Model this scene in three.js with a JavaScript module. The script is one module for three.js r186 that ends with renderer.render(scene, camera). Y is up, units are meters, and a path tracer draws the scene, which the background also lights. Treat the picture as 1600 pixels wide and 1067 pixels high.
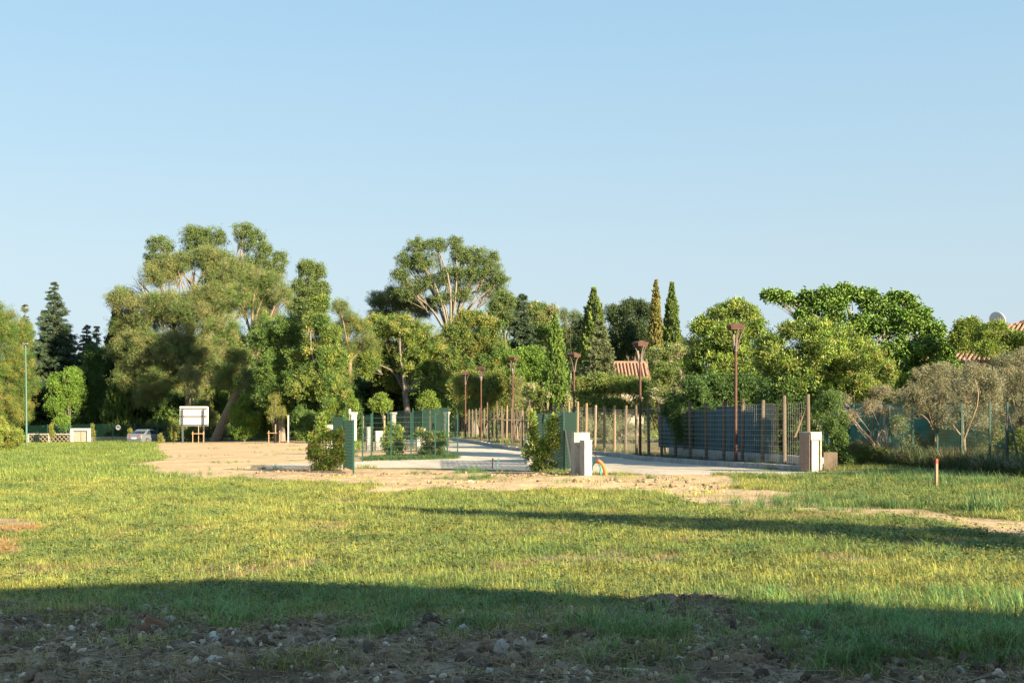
import * as THREE from 'three';
import { mergeGeometries } from 'three/addons/utils/BufferGeometryUtils.js';
import { ImprovedNoise } from 'three/addons/math/ImprovedNoise.js';
import { RoundedBoxGeometry } from 'three/addons/geometries/RoundedBoxGeometry.js';

// ------------------------------------------------------------------ camera, sky, sun, exposure
const F = 1900, HZ = 655, EYE = 1.6;                  // focal length and horizon row of the photograph, eye height
const EXPO = 4.0;
const scene = new THREE.Scene();
const camera = new THREE.PerspectiveCamera(2 * Math.atan(533.5 / F) * 180 / Math.PI, 1600 / 1067, 0.1, 2000);
camera.position.set(0, EYE, 0);
camera.setViewOffset(1600, 1067, 0, 533.5 - HZ, 1600, 1067);
const renderer = new THREE.WebGLRenderer({ antialias: true });
renderer.setSize(1024, 682);
renderer.toneMapping = THREE.LinearToneMapping;
renderer.toneMappingExposure = EXPO;
renderer.shadowMap.enabled = true;

const SUN = new THREE.Vector3(0.755, 0.365, 0.656).normalize();
const sun = new THREE.DirectionalLight(new THREE.Color().setRGB(1, 0.82, 0.55), 5);
sun.position.copy(SUN).multiplyScalar(150).add(new THREE.Vector3(0, 0, -50));
sun.target.position.set(0, 0, -50);
sun.castShadow = true;
Object.assign(sun.shadow.camera, { left: -120, right: 120, top: 120, bottom: -120, near: 1, far: 400 });
sun.shadow.mapSize.set(4096, 4096);
scene.add(sun, sun.target);

{ // clear evening sky: pale at the horizon, deeper overhead, a little brighter towards and away from the sun
  const W = 512, H = 256, data = new Float32Array(W * H * 4);
  const stops = [[-1, .40, .42, .40], [-.02, .63, .75, .79], [.04, .66, .80, .855], [.12, .62, .795, .89], [.2, .53, .75, .905], [.33, .41, .67, .90], [.6, .34, .57, .82], [1, .29, .50, .75]];
  for (let j = 0; j < H; j++) for (let i = 0; i < W; i++) {
    const v = ((j + .5) / H - .5) * Math.PI, u = ((i + .5) / W - .5) * 2 * Math.PI;
    const y = Math.sin(v), x = Math.cos(v) * Math.cos(u), z = Math.cos(v) * Math.sin(u);
    let k = 1; while (k < stops.length - 1 && y > stops[k][0]) k++;
    const a = stops[k - 1], b = stops[k], t = THREE.MathUtils.clamp((y - a[0]) / (b[0] - a[0]), 0, 1);
    const c = x * SUN.x + y * SUN.y + z * SUN.z, ph = .93 + .17 * c * c + .9 * Math.pow(Math.max(0, c), 5), warm = Math.pow(Math.max(0, c), 4) * .25;
    for (let q = 0; q < 3; q++) data[(j * W + i) * 4 + q] = (a[q + 1] + (b[q + 1] - a[q + 1]) * t) * ph * (1 + warm * [1, .4, -.3][q]) / EXPO;
    data[(j * W + i) * 4 + 3] = 1;
  }
  const t = new THREE.DataTexture(data, W, H, THREE.RGBAFormat, THREE.FloatType);
  t.mapping = THREE.EquirectangularReflectionMapping; t.magFilter = t.minFilter = THREE.LinearFilter; t.wrapS = THREE.RepeatWrapping; t.needsUpdate = true;
  scene.background = t; scene.environment = t;
}

// ------------------------------------------------------------------ helpers
let seed = 12345;
const reseed = (s) => { seed = s * 7919 + 17; };
const R = () => { seed = (seed + 0x6d2b79f5) | 0; let t = Math.imul(seed ^ (seed >>> 15), 1 | seed); t = (t + Math.imul(t ^ (t >>> 7), 61 | t)) ^ t; return ((t ^ (t >>> 14)) >>> 0) / 4294967296; };
const rr = (a, b) => a + (b - a) * R();
const gauss = () => (R() + R() + R() - 1.5) * 1.15;
const IN = new ImprovedNoise();
const N3 = (x, y, z) => IN.noise(x + 31.7, y + 11.3, z + 5.1);
const fbm = (x, y, z = 0, o = 4) => { let s = 0, a = 1, f = 1; for (let i = 0; i < o; i++) { s += a * N3(x * f, y * f, z * f + i * 7.7); a *= .5; f *= 2.03; } return s; };
const { clamp, smoothstep: ss, lerp } = THREE.MathUtils;
const V = (x, y, z) => new THREE.Vector3(x, y, z);
const UP = V(0, 1, 0);

const used = {};
const numbered = (n) => { const k = used[n] = (used[n] ?? -1) + 1; return k ? n + '_' + String(k).padStart(3, '0') : n; };
function tag(o, label, category, group, kind) {
  Object.assign(o.userData, { label, category });
  if (group) o.userData.group = group;
  if (kind) o.userData.kind = kind;
  return o;
}
function thing(name, label, category, [x, y, z], turn = 0, group) {
  const o = new THREE.Group(); o.name = numbered(name); o.position.set(x, y, z); o.rotation.y = turn; scene.add(o);
  return tag(o, label, category, group);
}
function merged(list) {
  const g = [].concat(list).map((q) => {
    let n = q.index ? q.toNonIndexed() : q;
    if (!n.attributes.normal) n.computeVertexNormals();
    if (!n.attributes.uv) n.setAttribute('uv', new THREE.BufferAttribute(new Float32Array(n.attributes.position.count * 2), 2));
    for (const k of Object.keys(n.attributes)) if (!['position', 'normal', 'uv'].includes(k)) n.deleteAttribute(k);
    return n;
  });
  return g.length > 1 ? mergeGeometries(g) : g[0];
}
function obj(name, list, mat, parent) {
  const m = new THREE.Mesh(Array.isArray(list) ? merged(list) : list, mat);
  m.castShadow = m.receiveShadow = true;
  m.name = parent ? name : numbered(name); (parent || scene).add(m);
  return m;
}
function metreUV(g, k = 1) { // box-projected uv in metres
  g = g.index ? g.toNonIndexed() : g; g.computeVertexNormals();
  const p = g.attributes.position, n = g.attributes.normal, uv = new Float32Array(p.count * 2);
  for (let i = 0; i < p.count; i++) {
    const ax = Math.abs(n.getX(i)), ay = Math.abs(n.getY(i)), az = Math.abs(n.getZ(i));
    const [a, b] = ay >= ax && ay >= az ? [p.getX(i), p.getZ(i)] : ax > az ? [p.getZ(i), p.getY(i)] : [p.getX(i), p.getY(i)];
    uv[i * 2] = a * k; uv[i * 2 + 1] = b * k;
  }
  g.setAttribute('uv', new THREE.BufferAttribute(uv, 2)); return g;
}
const box = (w, h, d, x = 0, y = 0, z = 0, ry = 0, bev = 0) => { const g = bev ? new RoundedBoxGeometry(w, h, d, 1, bev) : new THREE.BoxGeometry(w, h, d); if (ry) g.rotateY(ry); g.translate(x, y, z); return metreUV(g); };
function bar(a, b, w, d = w) { // square bar between two points
  const L = a.distanceTo(b), g = new THREE.BoxGeometry(w, L, d);
  g.applyQuaternion(new THREE.Quaternion().setFromUnitVectors(UP, b.clone().sub(a).normalize()));
  const m = a.clone().add(b).multiplyScalar(.5); g.translate(m.x, m.y, m.z); return g;
}
function tube(pts, r0, r1, sides = 6, seg) { // tapered tube through points
  const c = new THREE.CatmullRomCurve3(pts), n = seg || Math.max(2, (pts.length - 1) * 3), pos = [], uv = [], idx = [], fr = c.computeFrenetFrames(n, false);
  let len = 0, prev = null;
  for (let i = 0; i <= n; i++) {
    const t = i / n, p = c.getPointAt(t), r = r0 + (r1 - r0) * t; if (prev) len += p.distanceTo(prev); prev = p;
    for (let j = 0; j <= sides; j++) {
      const a = j / sides * Math.PI * 2, s = Math.sin(a), k = Math.cos(a), N = fr.normals[i], B = fr.binormals[i];
      pos.push(p.x + r * (k * N.x + s * B.x), p.y + r * (k * N.y + s * B.y), p.z + r * (k * N.z + s * B.z)); uv.push(j / sides * r0 * 6, len);
      if (i < n && j < sides) { const q = i * (sides + 1) + j, w = q + sides + 1; idx.push(q, q + 1, w, q + 1, w + 1, w); }
    }
  }
  const g = new THREE.BufferGeometry();
  g.setAttribute('position', new THREE.Float32BufferAttribute(pos, 3)); g.setAttribute('uv', new THREE.Float32BufferAttribute(uv, 2)); g.setIndex(idx); g.computeVertexNormals(); return g;
}
// ground: a plain that rises gently to the right, a slight step up towards the end of the road
const lift = (x, D) => .36 * ss(D, 50, 64) * ss(x, -9, -3) * (1 - ss(x, 14, 30));
const plain = (x, D) => .0195 * clamp(x, -90, 60) + lift(x, D);
const vh = (X) => HZ - .0195 * (X - 800);
function gp(X, Y) { const D = EYE * F / (Y - vh(X)); return [(X - 800) / F * D, D]; }      // pixel of the photograph -> spot on the plain
const at = (X, D) => (X - 800) / F * D;
const px = (D) => D / F;                                                                     // metres per photo pixel at a distance
const inPoly = (poly, x, y) => { let c = false; for (let i = 0, j = poly.length - 1; i < poly.length; j = i++) { const [xi, yi] = poly[i], [xj, yj] = poly[j]; if ((yi > y) !== (yj > y) && x < (xj - xi) * (y - yi) / (yj - yi) + xi) c = !c; } return c; };

// ------------------------------------------------------------------ materials
function noiseTex(size, fn, srgb = true) {
  const d = new Uint8Array(size * size * 4);
  for (let j = 0; j < size; j++) for (let i = 0; i < size; i++) { const c = fn(i / size, j / size); for (let k = 0; k < 3; k++) d[(j * size + i) * 4 + k] = clamp((c[k] ?? c) * 255, 0, 255); d[(j * size + i) * 4 + 3] = 255; }
  const t = new THREE.DataTexture(d, size, size); t.wrapS = t.wrapT = THREE.RepeatWrapping; t.magFilter = THREE.LinearFilter; t.minFilter = THREE.LinearMipmapLinearFilter; t.generateMipmaps = true;
  if (srgb) t.colorSpace = THREE.SRGBColorSpace; t.needsUpdate = true; return t;
}
// tileable noise: points of a torus
const tile = (u, v, f, o = 4, sx = 1, sy = 1) => { const a = u * 2 * Math.PI, b = v * 2 * Math.PI; let s = 0, w = 1; for (let i = 0; i < o; i++) { const q = f * (1 << i) / 6.283; s += w * N3(Math.cos(a) * q * sx + Math.cos(b) * q * sy * .77, Math.sin(a) * q * sx + i * 9.1, Math.sin(b) * q * sy + Math.cos(b) * q * sy * .6); w *= .55; } return s; };
const tone = (v) => [v, v, v];
const T = {
  bark: noiseTex(256, (u, v) => tone(.68 + .42 * tile(u, v, 9, 4, 1.6, .5)), false),
  wood: noiseTex(256, (u, v) => tone(.82 + .3 * tile(u, v, 8, 4, 3, .25)), false),
  conc: noiseTex(256, (u, v) => tone(.86 + .22 * tile(u, v, 7, 5)), false),
  rust: noiseTex(256, (u, v) => { const n = tile(u, v, 6, 5); return [.86 + .25 * n, .82 + .38 * n, .8 + .5 * n]; }, false),
  soil: noiseTex(512, (u, v) => { const n = tile(u, v, 10, 5), m = tile(u + .37, v + .11, 46, 3); return tone(.80 + .26 * n + .2 * m); }, false),
  soilB: noiseTex(512, (u, v) => tone(.5 + .3 * tile(u, v, 10, 5) + .35 * tile(u + .37, v + .11, 46, 3)), false),
  grav: noiseTex(512, (u, v) => { const m = tile(u, v, 60, 3), n = tile(u + .2, v, 7, 4); return tone(.84 + .24 * m + .14 * n); }, false),
  gravB: noiseTex(512, (u, v) => tone(.5 + .5 * tile(u, v, 60, 3)), false),
};
const mat = (r, g, b, o = {}) => new THREE.MeshStandardMaterial({ color: new THREE.Color().setRGB(r, g, b), roughness: .85, ...o });
const M = {
  barkWarm: mat(0.288, 0.216, 0.136, { map: T.bark, bumpMap: T.bark, bumpScale: .02 }),
  barkGrey: mat(0.240, 0.208, 0.168, { map: T.bark, bumpMap: T.bark, bumpScale: .02 }),
  barkPale: mat(.27, .235, .185, { map: T.bark, bumpMap: T.bark, bumpScale: .02 }),
  barkDark: mat(.13, .10, .075, { map: T.bark, bumpMap: T.bark, bumpScale: .02 }),
  wood: mat(.23, .165, .095, { map: T.wood, bumpMap: T.wood, bumpScale: .004 }),
  woodDark: mat(.125, .095, .065, { map: T.wood, bumpMap: T.wood, bumpScale: .004 }),
  woodGrey: mat(.26, .20, .14, { map: T.wood, bumpMap: T.wood, bumpScale: .004 }),
  stake: mat(.42, .27, .15, { map: T.wood }),
  conc: mat(.37, .35, .315, { map: T.conc, bumpMap: T.conc, bumpScale: .004 }),
  concGrey: mat(.34, .335, .33, { map: T.conc, bumpMap: T.conc, bumpScale: .005 }),
  white: mat(.47, .455, .425, { map: T.conc, bumpMap: T.conc, bumpScale: .002, roughness: .7 }),
  render: mat(.46, .39, .31, { map: T.conc }),
  tanWall: mat(.45, .34, .22, { map: T.conc }),
  green: mat(.005, .028, .02, { roughness: .5 }),
  greenPost: mat(.009, .05, .037, { roughness: .5 }),
  greenPole: mat(.05, .125, .095, { roughness: .5 }),
  dark: mat(.03, .032, .036, { roughness: .6 }),
  steel: mat(.30, .31, .32, { roughness: .45, metalness: .6 }),
  wire: mat(.36, .35, .32, { roughness: .5, metalness: .3 }),
  rust: mat(.09, .043, .027, { map: T.rust, bumpMap: T.rust, bumpScale: .002, roughness: .8 }),
  rustDark: mat(.10, .055, .04, { map: T.rust, roughness: .75 }),
  armGrey: mat(.15, .115, .10, { map: T.rust, roughness: .65 }),
  net: mat(.09, .31, .25, { roughness: .9, side: THREE.DoubleSide, map: T.conc }),
  blueNet: mat(.03, .085, .115, { roughness: .85, side: THREE.DoubleSide, map: T.conc }),
  tile: mat(.29, .175, .125, { map: T.rust, roughness: .9 }),
  brown: mat(.30, .20, .145, { map: T.conc, roughness: .9 }),
  orange: mat(.62, .17, .05, { roughness: .55 }),
  tubeGreen: mat(.06, .36, .24, { roughness: .55 }),
  red: mat(.36, .04, .02, { roughness: .7 }),
  pipe: mat(.70, .62, .48, { roughness: .5 }),
};
const leafMat = (rough = .55, tr = .35) => new THREE.MeshPhysicalMaterial({ color: 0xffffff, roughness: rough, transmission: tr, thickness: 0, side: THREE.DoubleSide, specularIntensity: .6 });
const LEAF = leafMat(.6, .2), GLOSSY = leafMat(.42, .22), NEEDLE = leafMat(.75, .12), GRASS = leafMat(.55, .38);

// ------------------------------------------------------------------ ground cover masks (spots on the plain)
const poly = (list) => list.map(([X, Y]) => gp(X, Y));
const sandPolys = [
  poly([[238, 690.5], [300, 689.5], [490, 687], [540, 700], [553, 722], [556, 733], [700, 735], [930, 741], [1120, 743], [1165, 747], [1150, 757], [1110, 764], [1040, 772], [1000, 767], [900, 764], [800, 769], [740, 768], [700, 765], [620, 772], [570, 770], [600, 757], [540, 757], [430, 751], [380, 745], [330, 750], [250, 742], [225, 738], [238, 728], [185, 727], [235, 722], [265, 716], [240, 706]]),
  poly([[1040, 768], [1130, 763], [1230, 769], [1275, 776], [1160, 780], [1150, 790], [1080, 786]]),
  poly([[1270, 797], [1440, 792], [1490, 802], [1530, 809], [1640, 816], [1640, 840], [1520, 829], [1440, 811], [1380, 805]]),
  poly([[1140, 768], [1230, 776], [1300, 792], [1310, 801], [1270, 800], [1120, 784]]),
  poly([[440, 718], [553, 722], [560, 690], [700, 690], [716, 716], [556, 724]]),
];
const dryPolys = [poly([[-30, 810], [55, 812], [74, 821], [45, 834], [-30, 838]]), poly([[-20, 846], [25, 844], [50, 858], [10, 868], [-20, 866]])];
const roadPoly = [[9.6, 33.2], [8, 33.8], [4.75, 44.7], [3.8, 51.5], [1.9, 54], [.4, 55.5], [-.9, 59], [-2, 64], [-4.2, 80], [-8, 108], [-10.6, 108], [-6.9, 80], [-4.5, 64], [-2.2, 51.6], [-6.4, 49.6], [-9.5, 49], [-9.5, 45], [-6.2, 43.8], [-1, 39.4], [2.4, 35.0], [5.1, 32.5], [7.65, 31.9], [9.6, 31.8]];
const wob = (x, D, k = 1) => [x + k * (.5 * N3(x * .9, D * .5, 1.7) + .22 * N3(x * 3, D * 1.6, 4.1)), D + k * (1.5 * N3(x * .5, D * .35, 9.3) + .6 * N3(x * 2.2, D * 1.1, 3.3))];
const sandAt = (x, D) => { if (D < 14 || D > 135) return 0; let s = 0; for (let k = 0; k < 3; k++) { const [a, b] = wob(x, D + (k - 1) * .35, Math.min(1, .25 + D / 80)); for (const p of sandPolys) if (inPoly(p, a, b)) { s += 1 / 3; break; } } return s; };
const dryAt = (x, D) => { if (D > 24 || D < 12) return 0; const [a, b] = wob(x, D, .4); return dryPolys.some((p) => inPoly(p, a, b)) ? 1 : 0; };
const inRoad = (x, D) => D > 30 && D < 109 && inPoly(roadPoly, x + .12 * N3(x * 2, D * 2, 8), D + .25 * N3(x * 1.3, D * .8, 2));
// bare rubble in front of the meadow
const bareAt = (x, D) => {
  if (D > 15) return 0;
  const e = 9.6 - .08 * x + 1.5 * N3(x * .55, D * .4, 2.2) + .7 * N3(x * 1.7, D * 1.3, 7.1) - 1.0 * ss(x, 1.3, 2.6) + .35 * ss(x, -1, -2.6);
  return clamp(1 - ss(D, e - .35, e + .7), 0, 1);
};
function relief(x, D) {
  const flat = D > 29 && D < 112 ? (inPoly(roadPoly, x, D) ? 1 : 0) : 0;
  let h = 0;
  if (D < 140) h += .035 * N3(x * .35, D * .35, 1) * ss(D, 3, 14);
  if (D < 16) { const b = bareAt(x, D); h += b * (.05 * fbm(x * 1.4, D * 1.4, 3, 3) + .035 * fbm(x * 7, D * 7, 6, 3) + .05 * ss(D, 7.2, 8.2)); h -= .05 * (1 - ss(D, 5.8, 7.4)); }
  if (D > 20 && D < 60 && !flat) h += .03 * fbm(x * 1.3, D * 1.3, 5, 3) * sandAt(x, D);
  if (flat) h = -.03;
  return h;
}
const gnd = (x, D) => plain(x, D) + relief(x, D);
const G3 = (X, D, dy = 0) => { const x = at(X, D); return [x, gnd(x, D) + dy, -D]; };
{ // ground sheet
  const axis = (spec) => { const a = [spec[0]]; for (let i = 1; i < spec.length; i += 2) { const [step, to] = [spec[i], spec[i + 1]]; while (a[a.length - 1] < to - 1e-6) a.push(Math.min(to, a[a.length - 1] + step)); } return a; };
  const half = axis([0, .045, 4.2, .1, 8, .3, 20, 1, 50, 6, 120, 60, 900]), xs = [...half.slice(1).map((v) => -v).reverse(), ...half];
  const Ds = axis([-400, 50, -50, 6, -2, .5, 4.8, .045, 11, .1, 20, .2, 60, .8, 140, 10, 200, 60, 900]);
  const nx = xs.length, nz = Ds.length, pos = new Float32Array(nx * nz * 3), col = new Float32Array(nx * nz * 3), uv = new Float32Array(nx * nz * 2), idx = [];
  const soil = [.125, .085, .058], pale = [.36, .275, .195], sandC = [.57, .405, .225], sand2 = [.46, .31, .165], turf = [.15, .135, .05], dry = [.36, .24, .12], far = [.09, .1, .04];
  const mixc = (a, b, t) => a.map((v, i) => v + (b[i] - v) * t);
  for (let j = 0; j < nz; j++) for (let i = 0; i < nx; i++) {
    const x = xs[i], D = Ds[j], q = j * nx + i, near = D > 2 && D < 140 && Math.abs(x) < 60;
    pos.set([x, near ? gnd(x, D) : plain(x, D), -D], q * 3); uv.set([x / 1.7, D / 1.7], q * 2);
    let c = turf;
    if (near) {
      const n = fbm(x * .6, D * .6, 2, 4), n2 = N3(x * 4, D * 4, 3);
      c = mixc(turf, [.23, .17, .085], clamp(.4 + .8 * n + .3 * n2, 0, 1));
      c = mixc(c, mixc(sandC, sand2, clamp(.4 + .7 * fbm(x * .5, D * .3, 6, 3) + .35 * n2, 0, 1)), sandAt(x, D));
      { const w = Math.exp(-(((x + 6.6) / 2.2) ** 2) - ((D - 38.5) / 1.8) ** 2) + Math.exp(-(((x - 1.2) / 1.8) ** 2) - ((D - 34.6) / .9) ** 2) + .6 * Math.exp(-(((x + 1) / 2) ** 2) - ((D - 36.5) / .8) ** 2); c = mixc(c, [.20, .125, .075], clamp(w * (.55 + 1.1 * n2 + .6 * n), 0, .85)); c = mixc(c, [.36, .24, .13], sandAt(x, D) * clamp(2.2 * N3(x * .12 + D * .01, D * .9, 55) - .25, 0, .6)); }
      c = mixc(c, dry, dryAt(x, D));
      c = mixc(c, mixc(soil, pale, clamp(.34 + 1.2 * fbm(x * 1.3, D * 1.5, 8, 5) - .8 * (1 - ss(D, 6.9, 7.7)), 0, 1)), bareAt(x, D));
    } else if (D > 140 || Math.abs(x) > 60) c = far;
    col.set(c, q * 3);
    if (i < nx - 1 && j < nz - 1) idx.push(q, q + 1, q + nx, q + 1, q + nx + 1, q + nx);
  }
  const g = new THREE.BufferGeometry();
  g.setAttribute('position', new THREE.BufferAttribute(pos, 3)); g.setAttribute('color', new THREE.BufferAttribute(col, 3)); g.setAttribute('uv', new THREE.BufferAttribute(uv, 2)); g.setIndex(idx); g.computeVertexNormals();
  obj('ground', g, mat(1, 1, 1, { vertexColors: true, map: T.soil, bumpMap: T.soilB, bumpScale: .018, roughness: 1 })).userData.kind = 'structure';
}
{ // gravel road
  const s = .14, pos = [], idx = [], uv = [], col = [], key = new Map();
  const v = (i, j) => { const k = i * 10000 + j; if (!key.has(k)) { const x = i * s, D = j * s; key.set(k, pos.length / 3); pos.push(x, plain(x, D) - .006 + .012 * N3(x * .8, D * .8, 4), -D); uv.push(x / 1.6, D / 1.6); const w = .94 + .16 * fbm(x * .5, D * .2, 3, 3) - .13 * clamp(3 * N3((x + .2 * D) * 1.1, D * .05, 9) - .5, 0, 1); col.push(w, w * (.99 - .03 * N3(x, D * .4, 2)), w * (.97 - .06 * N3(x * .7, D * .3, 6))); } return key.get(k); };
  for (let i = -80; i < 72; i++) for (let j = 220; j < 775; j++) if (inRoad((i + .5) * s, (j + .5) * s)) { const a = v(i, j), b = v(i + 1, j), c = v(i, j + 1), d = v(i + 1, j + 1); idx.push(a, b, c, b, d, c); }
  const g = new THREE.BufferGeometry(); g.setAttribute('position', new THREE.Float32BufferAttribute(pos, 3)); g.setAttribute('uv', new THREE.Float32BufferAttribute(uv, 2)); g.setAttribute('color', new THREE.Float32BufferAttribute(col, 3)); g.setIndex(idx); g.computeVertexNormals();
  obj('road', g, mat(.54, .48, .40, { vertexColors: true, map: T.grav, bumpMap: T.gravB, bumpScale: .012, roughness: 1 })).userData.kind = 'structure';
}
{ // kerb of separate stones along the far edge of the road
  const k = new THREE.Group(); k.name = 'kerb'; k.userData.kind = 'structure'; scene.add(k);
  const c = new THREE.CatmullRomCurve3([[8.3, 33.5], [7.95, 34.3], [6.3, 39.2], [4.85, 44.8], [3.9, 51.5], [2.1, 54.2], [.5, 55.8], [-.8, 59.2], [-1.9, 64.2], [-4.1, 80.2], [-7.5, 104]].map(([x, D]) => V(x, 0, -D)), false, 'centripetal');
  const n = 83, P = c.getSpacedPoints(n), g = box(.14, .3, .985, 0, 0, 0, 0, .015), m2 = M.concGrey.clone(); m2.color.setRGB(.29, .29, .295); reseed(5);
  for (let i = 0; i < n; i++) { const a = P[i], b = P[i + 1], x = (a.x + b.x) / 2, z = (a.z + b.z) / 2; const s = obj('kerb_stone', g, i % 3 ? M.concGrey : m2, k); s.position.set(x, plain(x, -z) + rr(-.005, .005), z); s.rotation.y = Math.atan2(b.x - a.x, b.z - a.z); s.scale.z = a.distanceTo(b); }
}

// ------------------------------------------------------------------ foliage
const leafQ = new THREE.Quaternion(), tq = new THREE.Quaternion();
function leafClump(n, L, W, o = {}) { // n leaves in a unit ball
  const pos = [];
  for (let i = 0; i < n; i++) {
    const d = V(gauss(), gauss(), gauss()).normalize(), p = d.clone().multiplyScalar(Math.pow(R(), .45) * .85).multiply(V(1, o.flat ?? 1, 1));
    const dir = V(gauss(), gauss(), gauss()).multiplyScalar(o.wild ?? .8).add(d).add(V(0, o.up ?? -.15, 0)).normalize();
    const side = V(gauss(), gauss() * .6, gauss()).cross(dir).normalize(), nor = dir.clone().cross(side).normalize();
    const l = L * rr(.7, 1.2), w = W * rr(.75, 1.2) / 2, f = (o.fold ?? .25) * w;
    const q = (t, s, h) => p.clone().addScaledVector(dir, t * l).addScaledVector(side, s * w).addScaledVector(nor, h);
    if (o.big) { // broad leaf with a drooping tip
      const a = q(0, 0, 0), b = q(.3, 1, -f), c = q(.7, .75, -f - .06 * l), e = q(1, 0, -.22 * l), b2 = q(.3, -1, -f), c2 = q(.7, -.75, -f - .06 * l), m = q(.55, 0, 0);
      for (const t of [[a, b, m], [b, c, m], [c, e, m], [a, m, b2], [b2, m, c2], [c2, m, e]]) for (const v of t) pos.push(v.x, v.y, v.z);
    } else {
      const a = q(0, 0, 0), b = q(.45, 1, f), c = q(.45, -1, f), e = q(1, 0, -.1 * l);
      for (const v of [a, b, e, a, e, c]) pos.push(v.x, v.y, v.z);
    }
  }
  const g = new THREE.BufferGeometry(); g.setAttribute('position', new THREE.Float32BufferAttribute(pos, 3)); g.computeVertexNormals(); return g;
}
function spray(n, L, W, spread) { // a shoot along +y with needles or scales
  const pos = [];
  for (let i = 0; i < n; i++) {
    const t = Math.pow(i / n, .9), a = i * 2.4 + gauss(), p = V(Math.cos(a) * .04, t - .4, Math.sin(a) * .04), dir = V(Math.cos(a) * spread, 1, Math.sin(a) * spread).normalize(), side = V(gauss(), gauss(), gauss()).cross(dir).normalize();
    const l = L * (1 - .45 * t) * rr(.7, 1.2), w = W * rr(.7, 1.2) / 2, q = (u, s) => p.clone().addScaledVector(dir, u * l).addScaledVector(side, s * w);
    for (const v of [q(0, 0), q(.5, 1), q(1, 0), q(0, 0), q(1, 0), q(.5, -1)]) pos.push(v.x, v.y, v.z);
  }
  const g = new THREE.BufferGeometry(); g.setAttribute('position', new THREE.Float32BufferAttribute(pos, 3)); g.computeVertexNormals(); return g;
}
reseed(2);
const CL = {
  broad: [0, 1].map(() => leafClump(16, .50, .30)), fine: [0, 1].map(() => leafClump(26, .42, .14, { up: 0 })), droop: [0, 1].map(() => leafClump(16, .55, .2, { up: -.7 })),
  big: [0, 1].map(() => leafClump(10, .85, .40, { big: true, up: -.75, wild: .6, fold: .35 })), upr: [0, 1].map(() => leafClump(16, .55, .24, { up: .75, wild: .6 })), wide: [0, 1].map(() => leafClump(14, .6, .42, { up: -.2, fold: .3 })),
  cyp: [0, 1].map(() => spray(20, .55, .17, .38)), fir: [0, 1].map(() => spray(22, .5, .13, .95)),
};
function instances(name, geo, material, list, parent) { // list of [position, quaternion, scale, colour]
  const m = new THREE.InstancedMesh(geo, material, list.length), mm = new THREE.Matrix4();
  list.forEach(([p, q, s, c], i) => { m.setMatrixAt(i, mm.compose(p, q, s.isVector3 ? s : tmpS.setScalar(s))); m.setColorAt(i, tmpC.setRGB(c[0], c[1], c[2])); });
  m.name = name; m.castShadow = m.receiveShadow = true; m.userData.kind = 'stuff'; parent.add(m); return m;
}
const tmpS = V(1, 1, 1), tmpC = new THREE.Color();
const randQ = () => new THREE.Quaternion(gauss(), gauss(), gauss(), gauss()).normalize();
const LIFT = 1.3;
const vary = (c, k = .28, hue = .12) => { const b = 1 + k * (2 * R() - 1), h = hue * (2 * R() - 1); return [c[0] * b * (1 + h), c[1] * b, c[2] * b * (1 - h)]; };
function split(name, kind, material, list, parent) { const h = list.length >> 1; if (!h) return; instances(name, CL[kind][0], material, list.slice(0, h), parent); instances(name, CL[kind][1], material, list.slice(h), parent); }

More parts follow.
